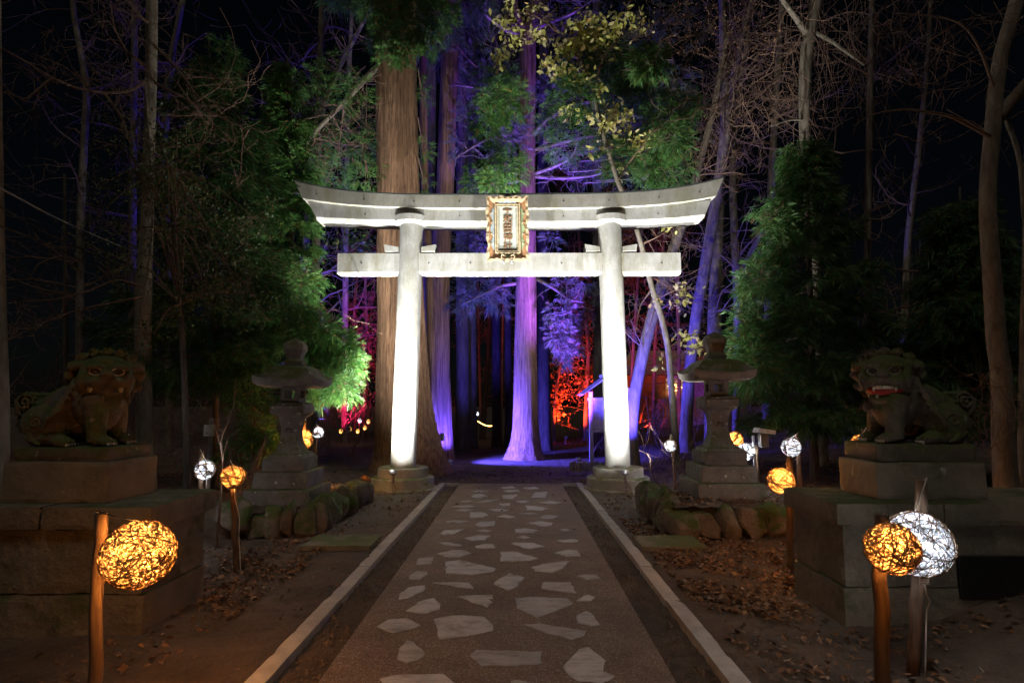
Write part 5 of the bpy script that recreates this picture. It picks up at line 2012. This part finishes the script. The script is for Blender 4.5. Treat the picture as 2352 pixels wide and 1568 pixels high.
BG = [
    # label, base..top px (u,v,r), distance, bark, build
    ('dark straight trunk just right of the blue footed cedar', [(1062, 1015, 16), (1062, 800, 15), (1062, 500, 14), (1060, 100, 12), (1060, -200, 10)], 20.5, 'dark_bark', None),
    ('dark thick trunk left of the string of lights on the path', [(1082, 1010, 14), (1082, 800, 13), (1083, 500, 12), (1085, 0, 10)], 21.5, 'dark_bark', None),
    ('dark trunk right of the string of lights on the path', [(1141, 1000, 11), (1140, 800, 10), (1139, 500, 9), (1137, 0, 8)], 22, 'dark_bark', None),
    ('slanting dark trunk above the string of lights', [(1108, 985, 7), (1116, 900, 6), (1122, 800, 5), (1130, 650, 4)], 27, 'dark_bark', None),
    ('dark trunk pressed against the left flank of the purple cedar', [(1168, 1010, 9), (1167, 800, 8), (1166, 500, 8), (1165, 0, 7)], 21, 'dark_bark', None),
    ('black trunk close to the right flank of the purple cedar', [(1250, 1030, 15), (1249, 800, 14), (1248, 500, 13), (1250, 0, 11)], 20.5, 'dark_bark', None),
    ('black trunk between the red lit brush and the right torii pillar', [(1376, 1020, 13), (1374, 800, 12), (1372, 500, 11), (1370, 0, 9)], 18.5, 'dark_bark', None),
    ('blue limned bare tree left of the huge cedar with a long right hand fork', [(722, 1000, 9), (724, 700, 9), (728, 450, 8), (730, 300, 8), (735, 150, 7), (740, 0, 6), (745, -200, 5)], 16.0, 'grey_bark', bbg(2, 26)),
    ('blue limned bare tree leaning right above the bright green cedar', [(690, 1000, 8), (700, 600, 8), (715, 380, 7), (740, 250, 7), (780, 150, 6), (830, 60, 5), (880, -40, 4)], 17.5, 'grey_bark', bbg(2, 24)),
    ('faint blue trunk at the upper left beyond the vine wrapped trunk', [(390, 1000, 9), (385, 600, 9), (375, 350, 8), (390, 150, 7), (420, 0, 6)], 15.0, 'grey_bark', bbg(2, 18)),
    ('faint blue trunk at the upper left beyond the evergreen leaves', [(300, 1000, 8), (305, 500, 8), (308, 200, 7), (310, -50, 6)], 16.0, 'grey_bark', bbg(2, 18)),
    ('faint forked trunk in the upper left corner', [(180, 1000, 8), (185, 500, 8), (200, 200, 7), (170, 40, 6), (160, -80, 5)], 14.0, 'grey_bark', bbg(2, 18)),
    ('dark blue trunk left of the left torii pillar behind red brush', [(790, 1010, 7), (792, 800, 7), (795, 500, 6), (800, 200, 5), (810, 0, 4)], 21, 'grey_bark', bbg(2, 24)),
    ('red lit bare tree with forked limbs right of the purple cedar', [(1345, 960, 9), (1348, 900, 8), (1352, 800, 7), (1340, 700, 6), (1330, 560, 5), (1325, 380, 4)], 25.5, 'grey_bark', bbg(3, 22, .010, (1.0, 2.6), ((1330, 800, 40, 60, 260), (1345, 720, 30, 40, 140), (1340, 880, 30, 40, 160)))),
    ('red lit bare tree low on the right of the purple cedar', [(1272, 970, 6), (1276, 900, 5), (1290, 820, 5), (1310, 720, 4), (1320, 560, 3)], 25.0, 'grey_bark', bbg(3, 20, .010, (.8, 2.0), ((1285, 900, 24, 40, 200), (1280, 945, 16, 16, 70), (1300, 840, 24, 30, 110)))),
    ('red lit bare tree nearest the notice board roof', [(1380, 960, 7), (1370, 850, 6), (1365, 760, 6), (1375, 620, 5), (1390, 450, 4)], 27, 'grey_bark', bbg(3, 16, .010, (1.2, 3.0))),
    ('red limned bare tree seen between the torii pillar and the leaning trunk', [(1448, 960, 7), (1455, 800, 6), (1465, 650, 5), (1480, 450, 4)], 25, 'grey_bark', bbg(3, 14, .009, (1.2, 3.0))),
    ('red limned bare tree above the lit house', [(1560, 960, 8), (1560, 800, 7), (1555, 650, 6), (1545, 480, 5), (1540, 300, 4)], 25.5, 'grey_bark', bbg(3, 16, .009, (1.2, 3.2))),
    ('red limned bare tree left of the lit house gable', [(1500, 940, 6), (1505, 780, 6), (1520, 620, 5), (1530, 470, 4)], 28, 'grey_bark', bbg(3, 14, .009, (1.2, 3.2))),
    ('crimson lit brushy tree seen left of the huge cedar', [(835, 980, 6), (838, 850, 6), (842, 740, 5), (838, 600, 4)], 23.5, 'grey_bark', bbg(3, 22, .010, (.8, 2.2), ((842, 800, 24, 60, 260), (835, 860, 30, 40, 160), (850, 720, 14, 40, 100)))),
    ('crimson lit brushy tree a little further left of the huge cedar', [(812, 980, 6), (806, 850, 6), (815, 700, 5), (825, 580, 4)], 25, 'grey_bark', bbg(3, 18, .010, (.8, 2.2), ((815, 780, 20, 50, 130),))),
    ('amber limned tree in the gap left of the string of lights', [(1104, 960, 5), (1102, 880, 5), (1100, 800, 4), (1098, 650, 3)], 33, 'grey_bark', bbg(3, 12, .012, (1.0, 2.4))),
    ('amber limned tree in the narrow gap left of the purple cedar', [(1152, 960, 5), (1153, 880, 5), (1154, 800, 4), (1156, 650, 3)], 33, 'grey_bark', bbg(3, 12, .012, (1.0, 2.4))),
    ('dim violet tree far right with hanging creeper leaves', [(2070, 1000, 8), (2075, 800, 8), (2085, 550, 7), (2110, 350, 6), (2130, 150, 5), (2140, -50, 4)], 15, 'grey_bark', bbg(2, 22)),
    ('dim trunk in the dark between the two right conifers', [(1985, 1000, 8), (1990, 700, 8), (1995, 400, 7), (2000, 100, 6), (2005, -100, 5)], 13.5, 'grey_bark', bbg(2, 20)),
    ('dim trunk far in the dark behind the right conifer', [(1760, 1000, 9), (1765, 700, 9), (1772, 400, 8), (1790, 100, 6), (1800, -100, 5)], 19, 'grey_bark', bbg(2, 24)),
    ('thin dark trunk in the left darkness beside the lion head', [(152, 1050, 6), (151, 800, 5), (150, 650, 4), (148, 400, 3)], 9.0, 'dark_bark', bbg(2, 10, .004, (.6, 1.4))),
]
for k, (lab, px, D, bk, bld) in enumerate(BG):
    if bld and D > 23:
        px = [(u, v, r_ * .6) for u, v, r_ in px]
    simple_tree('bare_tree' if bld else 'cedar_tree', lab, px, D, bk, 200 + k, 16, 50, .03, .25, 'trees of the dark wood behind the gate', bld, crownmat='russet', crown='dry_leaves')

# blue lit leaves and violet creeper, hanging in that wood
mb = MB()
rg = np.random.default_rng(77)
pos = np.concatenate([P(u, v, 15.5) + rg.normal(0, 1, (n, 3)) * np.array([.22, .3, .18]) for u, v, n in [(800, 545, 40), (835, 560, 60), (820, 585, 50), (850, 590, 40), (860, 545, 20), (790, 590, 20), (770, 560, 16)]])
leafcloud(mb, pos, .11, rg)
for k in range(30):
    twigs(mb, P(rg.uniform(760, 870), rg.uniform(530, 640), 15.5), rg.normal(0, 1, 3), .7, .006, 1, rg, 3, .25, 0, .004)
tag(obj('leafy_bush', mb, M['broadleaf']), 'spray of blue lit leaves in the gap left of the huge cedar', 'bush')

# undergrowth and brush: uncountable, one mass
mb = MB()
wood = MB()
for k in range(900):
    x = rg.uniform(-16, 18)
    y = rg.uniform(11.5, 34)
    if -1.8 < x < 2.2 and y < 40:
        continue
    if abs(x + 2.4) < 1.6 and y < 16.5:
        continue
    if 1.5 < x < 5.2 and y < 15.5 and k % 3:
        continue
    z = float(gh(x, y))
    twigs(wood, (x, y, z), (rg.normal(0, .5), rg.normal(0, .5), 1), rg.uniform(.5, 1.9), .010, 2 if k % 2 else 1, rg, 3, .22, .03, .005)
tag(obj('undergrowth', wood, M['twig']), 'dry leafless brush covering the forest floor behind the gate', kind='stuff')

# ------------------------------------------------------------------ small things round the lanterns
def sapling(base, hgt, seed, label, name='bare_sapling', spread=.6, nch=3):
    rg = np.random.default_rng(seed)
    t = thing(name, label, 'sapling', base)
    mb = MB()
    twigs(mb, base, (rg.normal(0, .2), 0, 1), hgt, .011, 2, rg, nch, .18, .05, .0035, spread)
    obj('stem', mb, M['twig'], t, True)
    return t


q_ = P(508, 1045, 6.6)
t = thing('bare_sapling', 'crooked bare sapling rising beside the amber lantern on the tall post', 'sapling', ground_pt(q_[0], 6.6))
mb = MB()
limb(mb, [ground_pt(q_[0], 6.6), P(515, 1060, 6.6), P(505, 1020, 6.6), P(518, 980, 6.6), P(540, 930, 6.6), P(537, 895, 6.6), P(543, 870, 6.6)], [.014, .012, .011, .010, .008, .006, .004], 6, 30)
limb(mb, [P(505, 1020, 6.6), P(498, 990, 6.6), P(486, 960, 6.6)], [.008, .006, .003], 5)
limb(mb, [P(512, 1050, 6.6), P(525, 1000, 6.6), P(556, 985, 6.6)], [.006, .005, .003], 5)
obj('stem', mb, M['twig'], t, True)
sapling(ground_pt(*P(590, 1080, 7.6)[:2] * np.array([1, 1])), 1.2, 61, 'dry upright stalk between the amber lantern and the stone lantern')
sapling(ground_pt(3.35, 10.6), 1.0, 62, 'leafless shrub at the left of the lichen spotted stone lantern', 'bare_shrub', .9, 4)
sapling(ground_pt(4.3, 6.1), 1.3, 64, 'leafless shrub behind the platform of the open mouthed lion', 'bare_shrub', .9, 4)

# leaning bamboo pole and a small leafy cedar seedling
mb = MB()
mb.tube(np.linspace(P(575, 1090, 8.0), P(637, 945, 9.2), 8), np.linspace(.024, .02, 8), 10)
tag(obj('wooden_pole', mb, M['post']), 'brown wooden pole leaning behind the left stone lantern shaft', 'pole')
fol, wood = MB(), MB()
rg = np.random.default_rng(66)
c = P(600, 1010, 8.9)
for k in range(7):
    puff(fol, wood, c + rg.normal(0, .16, 3), (.16, .16, .13), 26, rg, .8, (c[0], c[1], .1), .008)
s = thing('cedar_seedling', 'low green cedar seedling left of the stone lantern shaft', 'seedling', (c[0], c[1], 0))
obj('stem', wood, M['twig'], s)
obj('foliage', fol, M['needles'], s)
mb = MB()
a, b_ = P(668, 950, 9.8), P(700, 1010, 9.8)
mb.box((a[0], 9.79, b_[2] - .5), (b_[0], 9.82, a[2]), .004)
t = thing('white_board', 'blank white board standing behind the shaft of the left stone lantern', 'board', (a[0], 9.8, 0))
obj('panel', mb, M['white_metal'], t)
mb = MB()
mb.box((a[0] + .02, 9.825, -.05), (a[0] + .07, 9.865, b_[2]))
obj('leg', mb, M['timber'], t)

t = thing('junction_box', 'grey white junction box on a stake left of the amber lantern post', 'junction box', ground_pt(*P(483, 985, 8.6)[:2]))
a, b_ = P(471, 975, 8.6), P(493, 1001, 8.6)
mb = MB()
mb.box((a[0], 8.56, b_[2]), (b_[0] - .03, 8.66, a[2]), .008)
obj('box', mb, M['white_metal'], t)
mb = MB()
mb.box((a[0] + .02, 8.67, -.02), (a[0] + .07, 8.71, a[2] + .1))
mb.box((a[0], 8.665, (a[2] + b_[2]) / 2 - .02), (b_[0] + .12, 8.69, (a[2] + b_[2]) / 2 + .02))
obj('stake', mb, M['timber'], t)

c = P(1747, 1008, 8.8)
t = thing('junction_box', 'grey metal box with tilted cover on a post behind the lichen spotted lantern', 'junction box', ground_pt(c[0], 8.8))
mb = MB()
mb.tube([ground_pt(c[0] - .10, 8.82), (c[0] - .10, 8.82, c[2] + .05)], .022, 10)
obj('post', mb, M['steel'], t)
mb = MB()
mb.box((c[0] - .02, 8.74, c[2] - .12), (c[0] + .10, 8.86, c[2] + .08), .006)
obj('box', mb, M['timber'], t)
mb = MB()
mb.prism([(c[0] - .08, 8.70, c[2] + .10), (c[0] + .19, 8.70, c[2] + .075), (c[0] + .19, 8.70, c[2] + .13), (c[0] - .05, 8.70, c[2] + .17)], (0, .2, 0))
obj('cover', mb, M['white_metal'], t)

# paper tag on the white lantern's cable
c = P(2123, 1333, 3.45)
t = thing('cable_tag', 'small white printed tag on the cable under the largest white globe', 'tag', c)
mb = MB()
mb.box(c - np.array([.028, .001, .02]), c + np.array([.028, .001, .02]))
obj('paper', mb, M['tooth'], t)
mb = MB()
for k in (0, 1, 2):
    mb.box(c + np.array([-.022, -.0022, .010 - .012 * k]), c + np.array([.018 - .006 * k, -.0014, .013 - .012 * k]))
obj('print_lines', mb, M['ink'], t)

for k, (a, m, b_, lab) in enumerate([((-40, 410), (120, 497), (262, 560), 'topmost overhead cable sagging in from the left edge above the lion'),
                                     ((-40, 450), (120, 545), (285, 610), 'middle overhead cable sagging in from the left edge above the lion'),
                                     ((-40, 505), (120, 562), (262, 640), 'lowest overhead cable sagging in from the left edge above the lion')]):
    mb = MB()
    p = np.array([P(*a, 6.5), P(*m, 7.3), P(*b_, 8.3), P(b_[0] + 120, b_[1] + 40, 9.6)])
    mb.tube(resample(p, np.ones(4), 24)[0], .011, 6)
    tag(obj('overhead_cable', mb, M['cable'] if k != 0 else M['steel']), lab, 'cable', 'overhead cables')

# ------------------------------------------------------------------ notice board behind the right pillar
bx, by = P(1385, 1060, 15.2)[0], 15.2
t = thing('notice_board', 'roofed wooden notice board half hidden by the right torii pillar', 'notice board', (bx, by, 0))
zr, ze, zb_ = P(1385, 866, by)[2], P(1340, 908, by)[2], P(1385, 985, by)[2]
mb = MB()
x0 = P(1334, 908, by)[0]
wd = (bx + .12 - x0) * 1.0
cxr = x0 + wd
for s_ in (-1, 1):
    mb.prism([(cxr, by - .55, zr), (cxr + s_ * wd, by - .55, ze), (cxr + s_ * wd, by - .55, ze + .04), (cxr, by - .55, zr + .05)][::s_], (0, 1.3, 0))
mb.box((cxr - .07, by - .58, zr + .02), (cxr + .07, by + .78, zr + .10), .01)
obj('roof', mb, M['timber'], t)
mb = MB()
mb.box((cxr - .42, by - .04, zb_), (cxr + .42, by, ze - .05), .004)
obj('panel', mb, M['timber'], t)
for s_ in (-1, 1):
    mb = MB()
    mb.box((cxr + s_ * .42 - .05, by - .07, -.1), (cxr + s_ * .42 + .05, by + .05, ze + .1), .006)
    obj('post', mb, M['timber'], t)
mb = MB()
mb.box((cxr - .5, by - .06, zb_ - .08), (cxr + .5, by + .03, zb_ - .01), .004)
mb.box((cxr - .5, by - .06, ze - .12), (cxr + .5, by + .03, ze - .06), .004)
obj('rail', mb, M['timber'], t)
# low palisade in front of it
t = thing('log_edging', 'low edging of short upright logs in front of the notice board', 'edging', (cxr, 14.2, 0))
mb = MB()
for k in range(16):
    x = P(1312, 1060, 14.2)[0] + k * .085
    h_ = .22 + .02 * math.sin(k * 2.1)
    mb.lathe([(.04, -.05), (.04, h_ - .01), (.032, h_), (.002, h_)], (x, 14.2, 0), 10)
obj('logs', mb, M['timber'], t)

# ------------------------------------------------------------------ house far behind at the right
D = 31.0
t = thing('lit_house', 'low house with a lit window and railing far behind the leaning trunk', 'house', P(1520, 960, D))
x0, x1 = P(1435, 900, D)[0], P(1640, 900, D)[0]
zt_, zb_, zf = P(1500, 862, D)[2], P(1500, 930, D)[2], P(1500, 960, D)[2]
wx0, wx1, wz0, wz1 = P(1502, 0, D)[0], P(1544, 0, D)[0], P(1500, 893, D)[2], P(1500, 868, D)[2]
mb = MB()
mb.box((x0, D, -.2), (wx0, D + 4, zt_))
mb.box((wx1, D, -.2), (x1, D + 4, zt_))
mb.box((wx0, D + .002, -.2), (wx1, D + 4, wz0))
mb.box((wx0, D + .002, wz1), (wx1, D + 4, zt_ - .002))
obj('wall', mb, M['house'], t)
mb = MB()
mb.prism([(x0 - .5, D - .7, zt_), (x1 + .5, D - .7, zt_), (x1 - .8, D + 2, zt_ + 1.5), (x0 + .8, D + 2, zt_ + 1.5)], (0, .12, .06))
obj('roof', mb, M['house'], t)
mb = MB()
for f in (0, .5, 1):
    x = wx0 + (wx1 - wx0) * f
    mb.box((x - .035, D - .03, wz0 - .03), (x + .035, D + .05, wz1 + .03))
for z in (wz0, (wz0 + wz1) / 2, wz1):
    mb.box((wx0 + .036, D - .026, z - .03), (wx1 - .036, D + .045, z + .03))
fr = obj('window', mb, M['tooth'], t)
mb = MB()
mb.box((wx0, D + .1, wz0), (wx1, D + .12, wz1))
obj('pane', mb, M['window_glow'], fr)
mb = MB()
for k in range(26):
    x = x0 + (x1 - x0) * k / 25
    mb.box((x - .025, D - 1.22, zf), (x + .025, D - 1.18, zb_ - .1 + .3))
mb.box((x0, D - 1.25, zb_ + .2), (x1, D - 1.15, zb_ + .28))
mb.box((x0, D - 1.25, zf - .9), (x1, D - 1.1, zf))
obj('railing', mb, M['timber'], t)


def light_string(pts, r_, label):
    """a thin wire with its little bulbs"""
    pts = np.array(pts)
    t = thing('string_lights', label, 'string lights', pts[0])
    mb = MB()
    mb.tube(pts, .006, 4)
    obj('wire', mb, M['cable'], t)
    bulb = None
    for p in pts:
        if bulb is None:
            mb = MB()
            mb.ell(p, (r_,) * 3, nu=6, nv=4)
            bulb = obj('bulb', mb, M['bulb_amber'], t)
        else:
            o = bulb.copy()
            COL.objects.link(o)
            o.location = p - pts[0]


light_string([(wx0 + (wx1 - wx0) * (.1 + .75 * random.random()), D - .15, wz0 + random.uniform(-.28, .22)) for k in range(24)], .03, 'tangle of warm fairy lights hanging below the house window')
# ------------------------------------------------------------------ distant little lights
light_string([P(1096 + 36 * k / 14, 966 + 12 * math.sin(k / 14 * math.pi * .62), 24.5) for k in range(15)], .022, 'sagging string of warm lights across the far path between dark trunks')
light_string([P(u, v, 26) for (u, v) in [(1134, 890), (1134, 897), (1134, 903), (1133, 912), (1132, 920)]], .02, 'short vertical string of warm lights on the far dark trunk')


def far_lamp(u, v, D, r_, amber, label):
    c = P(u, v, D)
    t = thing('garden_lamp', label, 'garden lamp', (c[0], c[1], float(gh(c[0], c[1]))), 'tiny far lamps in the wood')
    mb = MB()
    mb.ell(c, (r_, r_, r_ * 1.2), nu=10, nv=8)
    obj('globe', mb, M['globe_amber' if amber else 'globe_white'], t, True)
    mb = MB()
    mb.ell(c + np.array([0, -r_ * .8, -r_ * .4]), (r_ * .35,) * 3, nu=8, nv=6)
    obj('bulbs', mb, M['bulb_amber' if amber else 'bulb_white'], t, True)
    mb = MB()
    mb.tube([(c[0], c[1], float(gh(c[0], c[1])) - .05), c - np.array([0, 0, r_])], .02, 6)
    obj('post', mb, M['post'], t)


far_lamp(1060, 955, 22.5, .09, True, 'tiny amber lamp in the dark right of the blue footed cedar')
far_lamp(1096, 950, 23.5, .07, False, 'tiny white lamp at the left end of the far string of lights')
for (u, v, am, lab) in [(846, 968, True, 'tiny amber lamp nearest the left flank of the huge cedar'), (826, 966, False, 'tiny white lamp among the amber ones left of the huge cedar'), (803, 985, True, 'tiny amber lamp under the crimson brush'),
                        (783, 990, True, 'tiny amber lamp furthest from the huge cedar on its left'), (838, 982, True, 'tiny low amber lamp by the huge cedar'), (822, 990, True, 'tiny amber lamp lowest among those left of the huge cedar')]:
    far_lamp(u, v, 20, .07, am, lab)

# ------------------------------------------------------------------ fallen leaves, pebbles, moss
def scatter_leaves(n, fn, size, rg, lift=.012):
    mb = MB()
    pts = []
    while len(pts) < n:
        x, y = fn(rg)
        if abs(x) < 1.48 and y < 12 and rg.random() > .03:
            continue
        if x < -2.46 and 4.1 < y < 5.0 or x > 2.46 and 4.3 < y < 5.15:
            continue
        if mnoise.noise(Vector((x * 1.7, y * 1.7, 3.1))) + .6 * mnoise.noise(Vector((x * 5, y * 5, 9.1))) < rg.uniform(-.5, .35):
            continue
        z = float(gh(x, y))
        if abs(x) < 1.05 and y < 11.95:
            z = .008
        elif -4.1 < x < -2.4 and 7.25 < y < 9.7:
            z = max(z, .30)
        elif 2.05 < x < 3.95 and 7.25 < y < 8.7:
            z = max(z, .36)
        pts.append((x, y, z + lift + rg.uniform(0, .012)))
    pts = np.array(pts)
    n = len(pts)
    yaw = rg.uniform(0, 6.28, n)
    a = norm(np.stack([np.cos(yaw), np.sin(yaw), rg.normal(0, .35, n)], -1))
    b_ = norm(np.cross(np.stack([rg.normal(0, .45, n), rg.normal(0, .45, n), np.ones(n)], -1), a))
    c_ = np.cross(a, b_)
    s = (rg.uniform(.35, 1.45, n) * size)[:, None]
    cu = rg.uniform(-.1, .35, n)[:, None]
    v = np.stack([pts - a * s * .5, pts + b_ * s * .32 + c_ * s * cu, pts + a * s * .55 + c_ * s * cu * .4, pts - b_ * s * .32 + c_ * s * cu], 1)
    q_ = np.arange(n * 4).reshape(-1, 4)
    mb.add(v.reshape(-1, 3), t=np.concatenate([q_[:, [0, 1, 2]], q_[:, [0, 2, 3]]]))
    return mb


rg = np.random.default_rng(88)


def f_right(r):
    return 1.55 + abs(r.normal(0, 1.0)) * 1.1, r.uniform(4.6, 8.2)


def f_right_near(r):
    return 1.55 + abs(r.normal(0, 1.2)) * 1.4, r.uniform(2.6, 5.5)


def f_left(r):
    return -2.0 - abs(r.normal(0, .6)), 5.6 + r.normal(0, .9)


def f_back(r):
    return r.uniform(-9, 9), r.uniform(8.6, 15)


def f_any(r):
    return r.uniform(-5, 5), r.uniform(2.4, 13)


all_l = MB()
for n, fn, sz in ((3600, f_right, .05), (1300, f_right_near, .05), (1300, f_left, .05), (7000, f_back, .06), (1500, f_any, .04)):
    m_ = scatter_leaves(n, fn, sz, rg)
    all_l.add(np.concatenate(m_.v), t=np.concatenate(m_.t))
tag(obj('fallen_leaves', all_l, M['litter']), 'dry brown and orange fallen leaves strewn over the soil', kind='stuff')

mb = MB()                                               # grit and pebbles in the strips and on the soil
n = 9000
x = np.where(rg.random(n) < .5, rg.choice([-1, 1], n) * rg.uniform(1.06, 1.32, n), rg.uniform(-4.5, 4.5, n))
y = rg.uniform(2.4, 12, n) ** 1.0
ok = (np.abs(x) > 1.06) & ~((np.abs(x) > 1.32) & (np.abs(x) < 1.48))
x, y = x[ok], y[ok]
n = len(x)
s = rg.uniform(.004, .014, n) * (1 + (rg.random(n) < .05) * 1.2)
z = gh(x, y) + s * .3
oc = np.array([[1, 0, 0], [0, 1, 0], [-1, 0, 0], [0, -1, 0], [0, 0, 1], [0, 0, -1.0]])
v = np.stack([x, y, z], -1)[:, None] + oc[None] * s[:, None, None] * rg.uniform(.6, 1.3, (n, 6, 1))
tt = np.array([[0, 1, 4], [1, 2, 4], [2, 3, 4], [3, 0, 4]])
mb.add(v.reshape(-1, 3), t=(np.arange(n)[:, None, None] * 6 + tt[None]).reshape(-1, 3))
M['pebble'] = plain('pebble', (.12, .088, .064), .9, 0, .5, 90)
tag(obj('gravel', mb, M['pebble']), 'loose grit and pebbles on the soil strips', kind='stuff')
